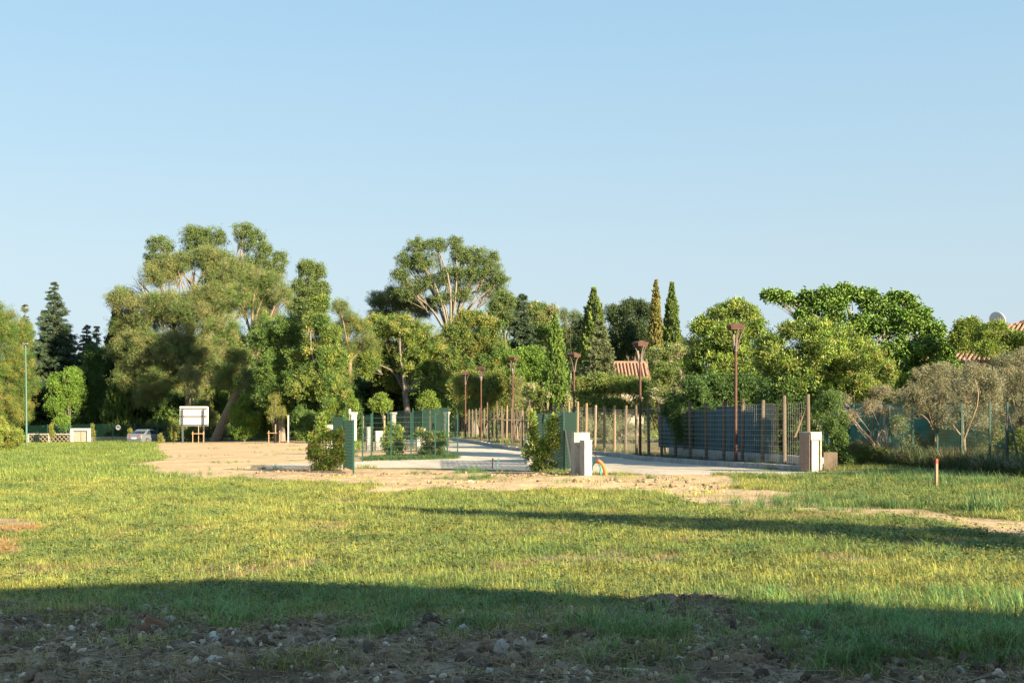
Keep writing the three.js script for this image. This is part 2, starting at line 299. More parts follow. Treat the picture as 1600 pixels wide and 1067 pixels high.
// A broad-leaved tree or bush. lobes: [X, Y, rx, ry, dDepth] in pixels of the photograph at distance D; turned into metres round the foot of the tree.
function leafy(name, label, category, o) {
  const { D, X, lobes, leaf = 'broad', s: s0 = .36, dens = 1, colors, bark = M.barkGrey, r = .25, material = LEAF, group, fork = .35, blobs = 15, limbs = 1, lean } = o, k = px(D), s = s0 * (leaf === 'big' ? .62 : .62);
  reseed(o.seed ?? Math.round(X * 3 + D));
  const x0 = at(X, D), y0 = (o.y ?? gnd(x0, D)) - .05, root = thing(name, label, category, [x0, y0, -D], 0, group);
  const leaves = [], wood = [];
  const L = lobes.map(([lx, ly, rx, ry, dz = 0]) => ({ c: V((lx - 800) * k - x0, EYE + (HZ - ly) * k - y0, -(dz * k) + rr(-.25, .25) * rx * k), rx: rx * k, ry: ry * k, rz: Math.min(rx, ry * 1.2) * k * (o.deep ?? .95) }));
  const top = Math.max(...L.map((q) => q.c.y)), mean = L.reduce((a, q) => a.add(q.c), V(0, 0, 0)).divideScalar(L.length);
  const fp = V(mean.x * .3 + (lean ? lean[0] * k : 0), top * fork, mean.z * .3);
  if (o.stems) for (let i = 0; i < o.stems; i++) { const q = L[Math.floor(R() * L.length)], e = q.c.clone().add(V(gauss() * q.rx * .6, q.ry * rr(0, .7), gauss() * q.rz * .6)); wood.push(tube([V(gauss() * r * 3, 0, gauss() * r * 3), e.clone().multiplyScalar(.5).add(V(gauss() * .2, .1, gauss() * .2)), e], r * rr(.5, 1), r * .2, 5)); }
  else wood.push(tube([V(0, -.1, 0), fp.clone().multiplyScalar(.5).add(V(gauss() * r, 0, gauss() * r)), fp], r * 1.15, r * .8, 8));
  for (const q of L) {
    if (!o.stems) { const mid = fp.clone().lerp(q.c, .5).add(V(gauss() * .1, .12, gauss() * .1).multiplyScalar(q.c.distanceTo(fp))); wood.push(tube([fp.clone().add(V(0, -r * .3, 0)), mid, q.c], r * .5, r * .16, 6)); }
    const single = (pp, c, big = 1) => leaves.push([pp, leaf === 'big' || leaf === 'droop' || leaf === 'upr' ? new THREE.Quaternion().setFromAxisAngle(UP, R() * 6.28) : randQ(), s * rr(.6, 1.25) * big, c]);
    const area = Math.PI * q.rx * q.ry, cnt = Math.ceil(area * 9.5 * dens / (s * s)), nb = Math.max(6, Math.round(blobs * 2.7 * rr(.8, 1.2)));
    for (let i = 0; i < cnt * (o.fill ?? .28); i++) { // loose leaves all through the lobe, thinning out past its edge
      const e = V(gauss(), gauss(), gauss()).normalize().multiplyScalar(R() < .12 ? rr(.95, 1.22) : Math.pow(R(), .42)), pp = q.c.clone().add(V(e.x * q.rx, e.y * q.ry, e.z * q.rz));
      if (N3(pp.x / q.rx * 2.2 + X, pp.y / q.ry * 2.2, pp.z / q.rz * 2.2) > -.28) single(pp, vary(colors[Math.floor(R() * colors.length)], .25).map((v) => v * LIFT), R() < .2 ? .7 : 1);
    }
    for (let b = 0; b < nb; b++) {
      const d = V(gauss(), gauss() + .1, gauss()).normalize(), rad = Math.pow(R(), .4) * .86, bc = q.c.clone().add(V(d.x * q.rx, d.y * q.ry, d.z * q.rz).multiplyScalar(rad)), br = rr(.17, .37);
      if (limbs && R() < limbs * .42) { const from = o.stems ? q.c : fp.clone().lerp(q.c, rr(.55, 1)); wood.push(tube([from, from.clone().lerp(bc, .55).add(V(gauss() * .1, .06, gauss() * .1).multiplyScalar(q.rx)), bc], r * .12, r * .03, 4, 4)); }
      const col = colors[Math.floor(R() * colors.length)], bt = rr(.85, 1.15), m = Math.ceil(cnt * (1 - (o.fill ?? .28)) / nb);
      for (let i = 0; i < m; i++) {
        const e = V(gauss(), gauss(), gauss()).normalize().multiplyScalar(Math.pow(R(), .5) * br * (R() < .08 ? 1.5 : 1)), p = bc.clone().add(V(e.x * q.rx, e.y * q.ry, e.z * q.rz));
        const c = vary(col, .25).map((v) => v * LIFT); leaves.push([p, leaf === 'big' || leaf === 'droop' || leaf === 'upr' ? new THREE.Quaternion().setFromAxisAngle(UP, R() * 6.28) : randQ(), s * rr(.7, 1.25), c.map((v) => v * bt)]);
      }
    }
  }
  for (let i = leaves.length - 1; i > 0; i--) { const j = Math.floor(R() * (i + 1)); [leaves[i], leaves[j]] = [leaves[j], leaves[i]]; }
  obj(o.stems ? 'stem' : 'trunk', wood, bark, root);
  split(o.stems ? 'foliage' : 'crown', leaf, material, leaves, root);
  return root;
}
// cypress: upright shoots on a spindle; fir: tiers of shoots on drooping boughs
function conifer(name, label, o) {
  const { D, X, top, bottom, w, kind = 'cyp', colors, group, s = .4, dens = 1, peak = .35 } = o, k = px(D);
  reseed(Math.round(X * 5 + D));
  const x0 = at(X, D), y0 = gnd(x0, D) - .05, root = thing(name, label, o.category ?? (kind === 'cyp' ? 'cypress' : 'conifer'), [x0, y0, -D], 0, group), H = EYE + (HZ - top) * k - y0, B = bottom ? EYE + (HZ - bottom) * k - y0 : .3, W = w * k / 2, list = [];
  const sm = o.lean ?? 0, ctr = (t) => V(sm * k * t, B + (H - B) * t, 0);
  obj('trunk', [tube([V(0, -.1, 0), ctr(.4), ctr(.95)], W * .16 + .04, .03, 7)], M.barkDark, root);
  if (kind === 'cyp') {
    const cnt = Math.ceil((H - B) * W * 2 * 11 * dens / (s * s));
    for (let i = 0; i < cnt; i++) {
      const t = Math.pow(R(), 1.12), prof = Math.min(Math.pow(1 - t, .62) * 1.12, .55 + t / peak * .45) * Math.min(1, Math.pow((1 - t) * 7, .7)), a = R() * 6.283;
      const nz = 1 + .42 * N3(Math.cos(a) * 1.6 + X, t * (H - B) / W * 1.1, Math.sin(a) * 1.6) + .25 * N3(Math.cos(a) * 4, t * (H - B) / W * 3, Math.sin(a) * 4 + X), rad = W * prof * nz * Math.pow(R(), .28), c = ctr(t);
      const p = V(c.x + Math.cos(a) * rad, c.y, Math.sin(a) * rad), out = V(Math.cos(a) * .30 + gauss() * .18, 1, Math.sin(a) * .30 + gauss() * .18).normalize();
      list.push([p, new THREE.Quaternion().setFromUnitVectors(UP, out).multiply(tq.setFromAxisAngle(UP, R() * 6.28).clone()), s * rr(.7, 1.3), vary(colors[Math.floor((.5 + .5 * N3(Math.cos(a) * 2 + X, p.y * .8, Math.sin(a) * 2)) * colors.length) % colors.length], .25, .08)]);
    }
  } else {
    const tiers = Math.round((o.tiers ?? 17) * 1.5), wood = [];
    for (let i = 0; i < tiers; i++) {
      const t = Math.pow(i / tiers, .95), n = Math.max(5, Math.round(15 * (1 - t) + 4)), R0 = W * Math.pow(1 - t, .85) * (t < .1 ? .75 : 1);
      for (let j = 0; j < n; j++) {
        const a = j / n * 6.283 + i * 1.7 + gauss() * .35, r1 = R0 * rr(.5, 1.25) + .05, c = ctr(Math.min(.985, t + R() / tiers)), droop = o.droop ?? .1, tipY = (R() - .35) * .12 * r1 - droop * r1;
        const tip = c.clone().add(V(Math.cos(a) * r1, tipY, Math.sin(a) * r1)), steps = Math.max(3, Math.round(r1 / s * 4.2 * dens));
        wood.push(tube([c, tip], .05, .012, 3, 2));
        for (let q = 0; q <= steps; q++) for (let h = 0; h < 3; h++) {
          const u = Math.sqrt((q + R()) / (steps + 1)), p = c.clone().lerp(tip, u).add(V(gauss(), gauss() * .5 - .15, gauss()).multiplyScalar(.30 * r1 * (1 - .55 * u) + s * .18));
          const dir = V(Math.cos(a) + gauss() * .6, .12 - .25 * u + gauss() * .3, Math.sin(a) + gauss() * .6).normalize();
          list.push([p, new THREE.Quaternion().setFromUnitVectors(UP, dir), s * rr(.7, 1.25) * (1 - .5 * t), vary(colors[Math.floor(R() * colors.length)], .25, .08)]);
        }
      }
    }
    obj('bough', wood, M.barkDark, root);
  }
  for (let i = list.length - 1; i > 0; i--) { const j = Math.floor(R() * (i + 1)); [list[i], list[j]] = [list[j], list[i]]; }
  split('crown', kind, NEEDLE, list, root);
  return root;
}
// greens (leaf colour, real-world values)
const C = {
  ash: [[.085, .125, .032], [.07, .105, .028], [.10, .14, .04]], willow: [[.15, .165, .055], [.12, .14, .045], [.175, .175, .07]], mid: [[.07, .125, .023], [.055, .10, .019], [.085, .14, .028]],
  deep: [[.05, .10, .02], [.06, .115, .026], [.042, .085, .018]], fresh: [[.095, .175, .02], [.08, .15, .018], [.115, .185, .028]], lime: [[.17, .21, .035], [.13, .175, .028], [.10, .145, .023]],
  firD: [[.05, .085, .04], [.06, .10, .046], [.042, .07, .035]], firL: [[.13, .155, .065], [.11, .135, .06]], cypG: [[.11, .165, .03], [.09, .14, .028], [.13, .18, .035]], cypD: [[.03, .055, .02], [.04, .062, .02]], cypY: [[.20, .18, .045], [.16, .155, .04]],
  photY: [[.165, .225, .03], [.11, .175, .024], [.08, .13, .019], [.21, .24, .05], [.06, .10, .016]], big: [[.08, .145, .019], [.065, .12, .017], [.11, .18, .024]], olive: [[.19, .185, .105], [.155, .16, .09], [.22, .21, .135]], grey: [[.22, .19, .13], [.18, .16, .10]],
  bushG: [[.10, .15, .03], [.13, .155, .035], [.085, .125, .025]], photR: [[.14, .145, .035], [.17, .15, .05], [.09, .115, .025]], yel: [[.17, .17, .035], [.13, .145, .03]], ivy: [[.05, .095, .018], [.07, .12, .022]],
};

// ------------------------------------------------------------------ houses
function gableHouse(name, label, [x, y, z], w, d, h, rh, yaw, wallM, extra) { // ridge along local x
  const t = thing(name, label, 'house', [x, y, z], yaw);
  const ov = .45, hw = w / 2, hd = d / 2;
  const prof = new THREE.Shape([[-hd, 0], [hd, 0], [hd, h], [0, h + rh], [-hd, h]].map(([a, b]) => new THREE.Vector2(a, b)));
  const wg = new THREE.ExtrudeGeometry(prof, { depth: w, bevelEnabled: false }); wg.rotateY(Math.PI / 2); wg.translate(-hw, 0, 0);
  obj('wall', metreUV(wg), wallM, t);
  const sl = Math.hypot(hd + ov, rh * (hd + ov) / hd), ang = Math.atan2(rh, hd), tiles = [], L = .42, W = .22;
  for (const s of [1, -1]) {
    const put = (g) => { if (s < 0) g.rotateY(Math.PI); return g; };
    const slab = new THREE.BoxGeometry(w + 2 * ov, .08, sl); slab.translate(0, 0, sl / 2); slab.rotateX(ang); slab.translate(0, h + rh + .05, 0); tiles.push(put(slab));
    for (let i = 0; i < Math.floor((w + 2 * ov) / W); i++) for (let j = 0; j < Math.floor(sl / L); j++) {
      const q = new THREE.CylinderGeometry(.092, .07, L + .06, 6); q.rotateX(Math.PI / 2); q.rotateX(.07);
      q.translate(-hw - ov + (i + .5) * W, .06, (j + .5) * L + .02); q.rotateX(ang); q.translate(0, h + rh + .05, 0); tiles.push(put(q));
    }
  }
  const cap = new THREE.CylinderGeometry(.11, .11, w + 2 * ov, 8); cap.rotateZ(Math.PI / 2); cap.translate(0, h + rh + .12, 0); tiles.push(cap);
  const roof = obj('roof', tiles, M.tile, t);
  if (extra) extra(t, { hw, hd, h, rh, ang });
  return t;
}
{
  const k = px(78);
  gableHouse('house', 'low house behind the hedge showing a sunlit terracotta tile roof', [at(984, 78), gnd(at(984, 78), 78), -78], 56 * k - .9, 3.2, 3.55, 1.05, .02, M.render);
  const D = 58, q = px(D);
  { const a = 5.6, rh = 2.5, h = 3.75, hx = at(1668, 60), t = thing('house', 'tile roofed house at the right edge with a satellite dish on its roof', 'house', [hx, gnd(hx, 60), -62], .95), sl = Math.hypot(a, rh), ang = Math.atan2(rh, a), tiles = [], W = .23, L = .4;
    obj('wall', [box(a * 2 - 1, h, a * 2 - 1, 0, h / 2, 0)], M.render, t); obj('eave', [box(a * 2 - .06, .14, a * 2 - .06, 0, h + .0, 0)], M.woodGrey, t);
    const core = new THREE.CylinderGeometry(.02, a * Math.SQRT2, rh, 4, 1); core.rotateY(Math.PI / 4); core.translate(0, h + .07 + rh / 2, 0); tiles.push(core);
    for (let f = 0; f < 4; f++) {
      for (let i = 0; i < Math.floor(2 * a / W); i++) { const x = -a + (i + .5) * W, len = (1 - Math.abs(x) / a) * sl; for (let jj = 0; jj * L < len; jj++) { const g = new THREE.CylinderGeometry(.10, .075, L + .05, 6); g.rotateX(Math.PI / 2); g.rotateX(.08); g.translate(x, .05, -(jj + .5) * L); g.rotateX(ang); g.translate(0, h + .09, a); g.rotateY(f * Math.PI / 2); tiles.push(g); } }
      const hip = bar(V(a, h + .12, a), V(0, h + .14 + rh, 0), .2, .16); hip.rotateY(f * Math.PI / 2); tiles.push(hip);
    }
    obj('roof', tiles, M.tile, t); }
  const dx = at(1574, D), dy = EYE + (HZ - 506) * q, s = thing('satellite_dish', 'round pale satellite dish standing above the tiled roof at the right edge', 'satellite dish', [dx, dy, -D - 1.2], -.9);
  const pts = []; for (let i = 0; i <= 10; i++) { const r = .43 * i / 10; pts.push(new THREE.Vector2(r, r * r * .5)); } for (let i = 10; i >= 0; i--) { const r = .43 * i / 10; pts.push(new THREE.Vector2(r, r * r * .5 - .02)); }
  const dg = new THREE.LatheGeometry(pts, 28); dg.rotateX(-Math.PI / 2 + .35); dg.translate(0, .25, 0);
  obj('reflector', dg, mat(.5, .52, .54, { roughness: .5 }), s);
  obj('mast', [bar(V(0, -1.6, .12), V(0, .25, .06), .05)], M.steel, s);
  obj('feed_arm', [bar(V(0, -.12, 0), V(0, .1, -.5), .03), box(.08, .08, .12, 0, .12, -.52)], M.steel, s);
}

// ------------------------------------------------------------------ far belt of trees
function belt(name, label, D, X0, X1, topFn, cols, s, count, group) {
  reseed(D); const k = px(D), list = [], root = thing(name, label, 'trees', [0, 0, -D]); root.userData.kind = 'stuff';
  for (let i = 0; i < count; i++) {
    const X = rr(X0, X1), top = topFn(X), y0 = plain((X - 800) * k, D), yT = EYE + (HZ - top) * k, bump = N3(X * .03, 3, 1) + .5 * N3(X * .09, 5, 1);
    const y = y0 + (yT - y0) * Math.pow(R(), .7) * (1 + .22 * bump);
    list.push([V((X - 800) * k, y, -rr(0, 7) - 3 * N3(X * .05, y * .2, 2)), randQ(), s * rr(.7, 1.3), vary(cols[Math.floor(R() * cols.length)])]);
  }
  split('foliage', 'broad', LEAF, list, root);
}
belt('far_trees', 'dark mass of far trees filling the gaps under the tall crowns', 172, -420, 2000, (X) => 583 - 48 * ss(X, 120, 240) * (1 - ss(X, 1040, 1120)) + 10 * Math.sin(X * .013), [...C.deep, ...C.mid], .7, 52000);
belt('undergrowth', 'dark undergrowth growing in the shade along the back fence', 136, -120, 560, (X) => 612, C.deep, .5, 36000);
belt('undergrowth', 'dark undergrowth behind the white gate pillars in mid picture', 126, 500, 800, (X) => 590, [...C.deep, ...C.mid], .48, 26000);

// ------------------------------------------------------------------ trees on the left
conifer('fir_tree', 'tall dark fir with a pointed top at the far left', { D: 140, X: 84, top: 438, w: 122, kind: 'fir', colors: C.firD, s: .6, tiers: 22 });
conifer('fir_tree', 'small pale green fir just left of the tall dark fir', { D: 150, X: 38, top: 474, w: 65, kind: 'fir', colors: C.firL, s: .55, tiers: 16 });
conifer('fir_tree', 'pale fir tip seen between the dark fir and the broad willow', { D: 156, X: 150, top: 508, w: 67, kind: 'fir', colors: C.firL, s: .55, tiers: 14 });
conifer('fir_tree', 'ragged dark fir leaning right beside the tall dark fir', { D: 143, X: 122, top: 506, w: 78, kind: 'fir', colors: C.firD, s: .5, tiers: 18, lean: 14 });
leafy('tree', 'yellowish tree with bare orange twigs at the left edge of the picture', 'tree', { D: 124, X: 8, lobes: [[-10, 500, 34, 30], [12, 530, 34, 34], [34, 520, 14, 22, 10], [30, 570, 22, 28], [-8, 590, 40, 44], [40, 600, 20, 22], [20, 640, 30, 34], [-20, 650, 40, 40]], colors: [...C.yel, ...C.mid], leaf: 'fine', s: .34, bark: M.barkWarm, r: .22, fork: .3, dens: .85 });
leafy('bush', 'bright green rounded shrub in front of the dark fir', 'bush', { D: 132, X: 108, lobes: [[90, 600, 18, 17], [112, 588, 16, 14], [88, 632, 17, 18], [110, 615, 24, 24], [104, 660, 12, 14, -20]], colors: C.fresh, s: .42, stems: 5, r: .07 });
leafy('bush', 'large dark green shrub between the bright shrub and the cypress', 'bush', { D: 135, X: 140, lobes: [[140, 600, 26, 30], [130, 640, 30, 32], [158, 630, 20, 40], [150, 560, 20, 25]], colors: C.deep, s: .5, stems: 5, r: .08 });
conifer('cypress_tree', 'broad black green cypress in the shade left of the willow', { D: 138, X: 182, top: 476, w: 54, colors: C.cypD, s: .7 });
conifer('cypress_tree', 'bushy yellow green juniper spreading above the round sign', { D: 131, X: 184, top: 592, w: 62, colors: C.cypG, s: .5, peak: .5, category: 'juniper' });
leafy('tree', 'tall ash with a dark green crown rising behind the willow', 'tree', { D: 140, X: 330, lobes: [[249, 384, 24, 18], [240, 405, 20, 14], [300, 368, 24, 18], [325, 372, 30, 22], [312, 395, 36, 20], [380, 358, 18, 12], [392, 375, 26, 20], [412, 392, 16, 16], [436, 404, 16, 14], [430, 425, 18, 18], [400, 420, 30, 24], [345, 415, 34, 26]], colors: C.ash, s: .42, r: .4, fork: .5, bark: M.barkPale, dens: .42, blobs: 13 });
leafy('tree', 'huge spreading olive green willow behind the sign board', 'tree', { D: 131, X: 300, lobes: [[275, 412, 30, 18], [325, 405, 34, 20], [372, 425, 26, 22], [345, 470, 40, 30, -20], [400, 455, 26, 24], [192, 470, 28, 24], [215, 440, 26, -20], [250, 430, 36, 22], [300, 425, 38, -20], [348, 440, 34, 24], [205, 510, 36, 26], [250, 490, 50, 36, -30], [310, 490, 48, 38, -40], [195, 550, 34, 22], [235, 545, 46, 32, -40], [290, 550, 44, 34, -50], [215, 590, 34, 26, -20], [260, 595, 40, 30, -50], [238, 625, 24, 15, -40], [330, 560, 36, 36, -30], [315, 610, 30, 24, -20]], colors: [...C.willow, ...C.ash], leaf: 'fine', s: .5, r: .4, bark: M.barkWarm, fork: .3, dens: 1.0, blobs: 20, limbs: .7 });
leafy('tree', 'leaning tree with a sunlit forked trunk right of the sign board', 'tree', { D: 118, X: 334, lean: [48, 0], lobes: [[375, 470, 34, 26], [415, 480, 32, 28], [440, 462, 24, 20, -10], [400, 440, 30, 22], [428, 440, 22, 16], [360, 520, 30, 30, -25], [420, 515, 26, 22, -30], [380, 560, 26, 24, -30], [352, 590, 26, 24], [400, 600, 28, 26, -30]], colors: [...C.willow, ...C.mid], leaf: 'fine', s: .44, r: .42, bark: M.barkWarm, fork: .52, dens: .62 });
{ // broken top
  const t = leafy('tree', 'narrow tree with a pale broken trunk sticking out of its top', 'tree', { D: 130, X: 476, lobes: [[478, 418, 16, 14], [494, 425, 16, 16], [478, 450, 26, 18], [498, 455, 18, 18], [470, 480, 28, 20], [495, 485, 20, 18], [462, 510, 20, 16]], colors: C.ash, s: .42, r: .34, fork: .6, bark: M.barkPale, dens: .75 });
  const k = px(130); obj('snag', [tube([V(-4 * k, 10, -1.2), V(-10 * k, EYE + (HZ - 440) * k, -1.2), V(-11 * k, EYE + (HZ - 400) * k, -1.2)], .3, .17, 7)], M.barkPale, t);
}
leafy('tree', 'rounded mid green tree between the leaning tree and the flowering linden', 'tree', { D: 110, X: 440, lobes: [[420, 530, 30, 28], [450, 515, 28, 22], [460, 550, 36, 32], [425, 575, 34, 30], [470, 590, 36, 32], [440, 620, 40, 34], [485, 630, 34, 34]], colors: C.mid, s: .42, r: .3 });
leafy('tree', 'linden hung with pale yellow blossom left of the slender brown trunk', 'tree', { D: 107, X: 508, lobes: [[498, 475, 16, 18, 10], [492, 505, 26, 18], [515, 525, 20, 22], [488, 545, 20, 22], [512, 560, 20, 24], [490, 578, 14, 14], [478, 600, 36, 30], [520, 605, 34, 32], [462, 560, 22, 22, 20], [525, 560, 22, 20]], colors: [...C.mid, ...C.mid, ...C.lime, [.26, .26, .07]], s: .4, r: .26 });
leafy('tree', 'slender thin topped tree with an upright brown trunk', 'tree', { D: 117, X: 547, lobes: [[530, 480, 16, 16], [545, 500, 20, 16], [560, 515, 26, 18], [528, 520, 18, 20], [575, 540, 26, 16], [545, 545, 20, 18], [538, 590, 16, 24]], colors: [...C.ash, ...C.yel], leaf: 'fine', s: .4, r: .24, fork: .6, bark: M.barkWarm, dens: .6 });
leafy('tree', 'broad domed tree with yellow green tips over a dark hollow', 'tree', { D: 122, X: 630, lobes: [[590, 510, 30, 20], [625, 510, 34, 22], [655, 525, 32, 22], [685, 545, 26, 24], [600, 545, 34, 22, 30], [650, 565, 34, 26], [680, 590, 26, 30], [610, 585, 36, 26, 40], [570, 565, 24, 24], [690, 620, 18, 22]], colors: [...C.lime, ...C.mid, [.22, .22, .06]], s: .4, r: .35, fork: .42 });
leafy('tree', 'tall open crowned ash with pale forking limbs in mid picture', 'tree', { D: 128, X: 704, lobes: [[652, 384, 22, 14], [682, 384, 20, 14], [636, 408, 22, 18], [660, 410, 28, 20], [625, 432, 18, 14], [712, 380, 14, 12], [722, 400, 20, 18], [745, 402, 26, 18], [770, 404, 12, 14], [765, 425, 24, 18], [735, 430, 26, 20], [700, 430, 22, 20], [670, 440, 26, 16], [783, 438, 14, 12], [640, 455, 28, 18], [770, 452, 26, 16], [720, 460, 24, 18], [690, 468, 22, 14]], colors: C.ash, s: .40, r: .34, fork: .5, bark: M.barkPale, dens: .42, blobs: 12, limbs: 1.3 });
leafy('tree', 'hazy grey green tree at the left foot of the open crowned ash', 'tree', { D: 132, X: 620, lobes: [[590, 468, 20, 14], [615, 465, 26, 18], [640, 475, 30, 20], [605, 490, 30, 18], [660, 480, 26, 20]], colors: [...C.ash, ...C.willow], leaf: 'fine', s: .45, r: .3, fork: .5, dens: .8 });
leafy('tree', 'full green tree in front of the open crowned ash', 'tree', { D: 100, X: 742, lobes: [[735, 500, 28, 16], [765, 510, 24, 18], [715, 520, 26, 20], [745, 535, 40, 28], [775, 550, 22, 28], [715, 565, 28, 28], [750, 580, 36, 30], [720, 610, 24, 26], [765, 610, 26, 22]], colors: [...C.mid, ...C.yel], s: .4, r: .32 });
leafy('tree', 'fringe tree at the right foot of the open crowned ash', 'tree', { D: 122, X: 790, lobes: [[785, 465, 16, 10], [795, 475, 18, 14], [775, 482, 20, 14], [800, 500, 20, 18]], colors: C.ash, s: .4, r: .25, fork: .5 });
conifer('cedar_tree', 'dark cedar with layered boughs left of the slim cypress', { D: 104, X: 816, top: 458, w: 78, kind: 'fir', colors: C.firD, s: .62, tiers: 19, droop: .02 });
leafy('tree', 'grey green tree right of the dark cedar', 'tree', { D: 112, X: 848, lobes: [[835, 485, 22, 14], [858, 492, 20, 16], [845, 515, 30, 24], [865, 530, 20, 26]], colors: [...C.mid, ...C.willow], s: .42, r: .25 });
leafy('tree', 'thin poplar with see-through grey foliage right of the slim cypress', 'tree', { D: 108, X: 892, lobes: [[882, 492, 9, 12], [898, 495, 11, 14], [890, 520, 18, 18], [900, 545, 16, 20], [882, 555, 12, 20]], colors: [[.12, .14, .07], ...C.ash], leaf: 'fine', s: .36, r: .14, fork: .5, dens: .5, bark: M.barkPale });
leafy('bush', 'bright fresh green shrub behind the far street lamps', 'bush', { D: 88, X: 828, lobes: [[800, 560, 22, 14], [830, 555, 26, 14], [845, 575, 22, 20], [815, 585, 26, 20]], colors: C.fresh, s: .34, stems: 5, r: .06 });
leafy('bush', 'tangle of yellowish shrubs around the two farthest street lamps', 'bush', { D: 92, X: 752, lobes: [[730, 600, 26, 22], [760, 610, 26, 22], [785, 600, 20, 26], [740, 640, 30, 18], [775, 638, 30, 16], [800, 632, 16, 18]], colors: [...C.yel, ...C.bushG], s: .34, stems: 6, r: .06 });
leafy('bush', 'grey leaved shrub beside the third farthest street lamp', 'bush', { D: 72, X: 806, lobes: [[806, 600, 12, 18], [808, 625, 14, 20]], colors: C.willow, s: .26, leaf: 'fine', stems: 5, r: .04 });
// ------------------------------------------------------------------ trees in the middle and on the right
conifer('cypress_tree', 'slim fresh green cypress standing behind the wooden fence', { D: 66, X: 868, top: 498, bottom: 645, w: 42, colors: [[.12, .20, .03], [.10, .17, .028], [.14, .21, .036]], s: .3, peak: .3 });
conifer('cypress_tree', 'wide dark cypress behind the pale spruce', { D: 88, X: 928, top: 456, w: 66, colors: [...C.cypG, ...C.cypD], s: .46, peak: .3 });
conifer('spruce_tree', 'pale green spruce with ragged boughs left of the low tile roof', { D: 76, X: 938, top: 500, w: 84, kind: 'fir', colors: C.firL, s: .5, tiers: 15, droop: -.08 });
leafy('pine_tree', 'dark pine mass behind the low tile roof', 'pine tree', { D: 98, X: 985, lobes: [[965, 490, 22, 16], [990, 480, 22, 14], [1010, 490, 16, 16], [975, 520, 30, 28], [1000, 530, 28, 30], [960, 545, 24, 24], [1040, 530, 26, 30, 20], [1075, 548, 26, 24, 20], [1060, 575, 36, 24, 20], [915, 520, 26, 30, 30], [905, 560, 26, 24, 30]], colors: C.cypD, leaf: 'upr', material: NEEDLE, s: .42, r: .3 });
conifer('cypress_tree', 'narrow brownish cypress, left one of the tall pair', { D: 92, X: 1025, top: 443, w: 31, peak: .2, colors: C.cypY, s: .42 });
conifer('cypress_tree', 'plump green cypress, right one of the tall pair', { D: 94, X: 1050, top: 447, w: 42, peak: .2, colors: C.cypG, s: .42 });
leafy('bush', 'yellow green hedge shrubs below the low tile roof', 'bush', { D: 62, X: 965, lobes: [[912, 605, 22, 18], [940, 600, 24, 18], [968, 602, 24, 16], [995, 606, 24, 18], [1015, 610, 20, 20], [925, 632, 26, 14], [960, 634, 30, 12], [1000, 636, 30, 14]], colors: C.bushG, s: .24, stems: 7, r: .05 });
leafy('bush', 'whitish flowering shrub left of the slim cypress', 'bush', { D: 66, X: 840, lobes: [[832, 612, 18, 14], [852, 618, 18, 16], [838, 636, 22, 12], [885, 625, 14, 16], [858, 645, 24, 10]], colors: [...C.bushG, [.34, .32, .2]], s: .22, stems: 5, r: .04 });
leafy('bush', 'grey green wild growth leaning on the wooden fence in mid picture', 'bush', { D: 60, X: 960, lobes: [[920, 668, 20, 20], [950, 672, 22, 22], [980, 674, 22, 24], [1006, 676, 16, 26], [890, 664, 16, 18]], colors: [[.16, .17, .09], [.12, .14, .06]], leaf: 'fine', s: .2, stems: 8, r: .02, dens: .28 });
leafy('bush', 'pale flowering oleander behind the nearer pair of lamps', 'bush', { D: 52, X: 1042, lobes: [[1030, 555, 20, 14], [1055, 550, 20, 14], [1040, 580, 26, 20], [1062, 590, 22, 24], [1030, 615, 22, 22], [1058, 630, 24, 22]], colors: [...C.bushG, [.30, .28, .2]], leaf: 'upr', s: .2, stems: 6, r: .04 });
leafy('tree', 'round yellow green laurel tree left of the nearest lamp', 'tree', { D: 46, deep: 1.4, X: 1130, lobes: [[1148, 478, 26, 12], [1125, 492, 26, 14], [1165, 490, 24, 14], [1098, 512, 24, 16], [1140, 515, 34, 20, -10], [1180, 515, 18, 20], [1105, 545, 28, 22, -10], [1150, 550, 34, 24, -15], [1085, 575, 20, 24], [1120, 575, 34, 26, -25], [1165, 580, 30, 24, -25], [1130, 530, 34, 24, -20]], colors: C.photY, leaf: 'upr', s: .25, dens: .8, fill: .2, blobs: 17, material: GLOSSY, r: .12, bark: M.barkDark });
leafy('bush', 'dark shaded shrub filling the space behind the blue screens', 'bush', { D: 44.5, X: 1140, lobes: [[1060, 640, 26, 30], [1075, 670, 26, 26], [1085, 610, 26, 24], [1125, 605, 28, 26], [1165, 605, 28, 26], [1205, 615, 28, 30], [1240, 620, 24, 34], [1100, 640, 30, 20], [1220, 660, 30, 26], [1262, 650, 20, 40]], colors: C.deep, s: .2, stems: 8, r: .05 });
leafy('bush', 'dark ivy thicket behind the right end of the timber fence', 'bush', { D: 38.5, X: 1232, lobes: [[1200, 620, 18, 26], [1228, 625, 22, 30], [1256, 630, 20, 34], [1205, 665, 18, 26], [1235, 675, 24, 30], [1262, 680, 18, 30], [1215, 700, 22, 16], [1250, 705, 22, 16], [1240, 595, 24, 20], [1270, 610, 16, 24]], colors: C.deep, s: .16, stems: 8, r: .03, dens: .7 });
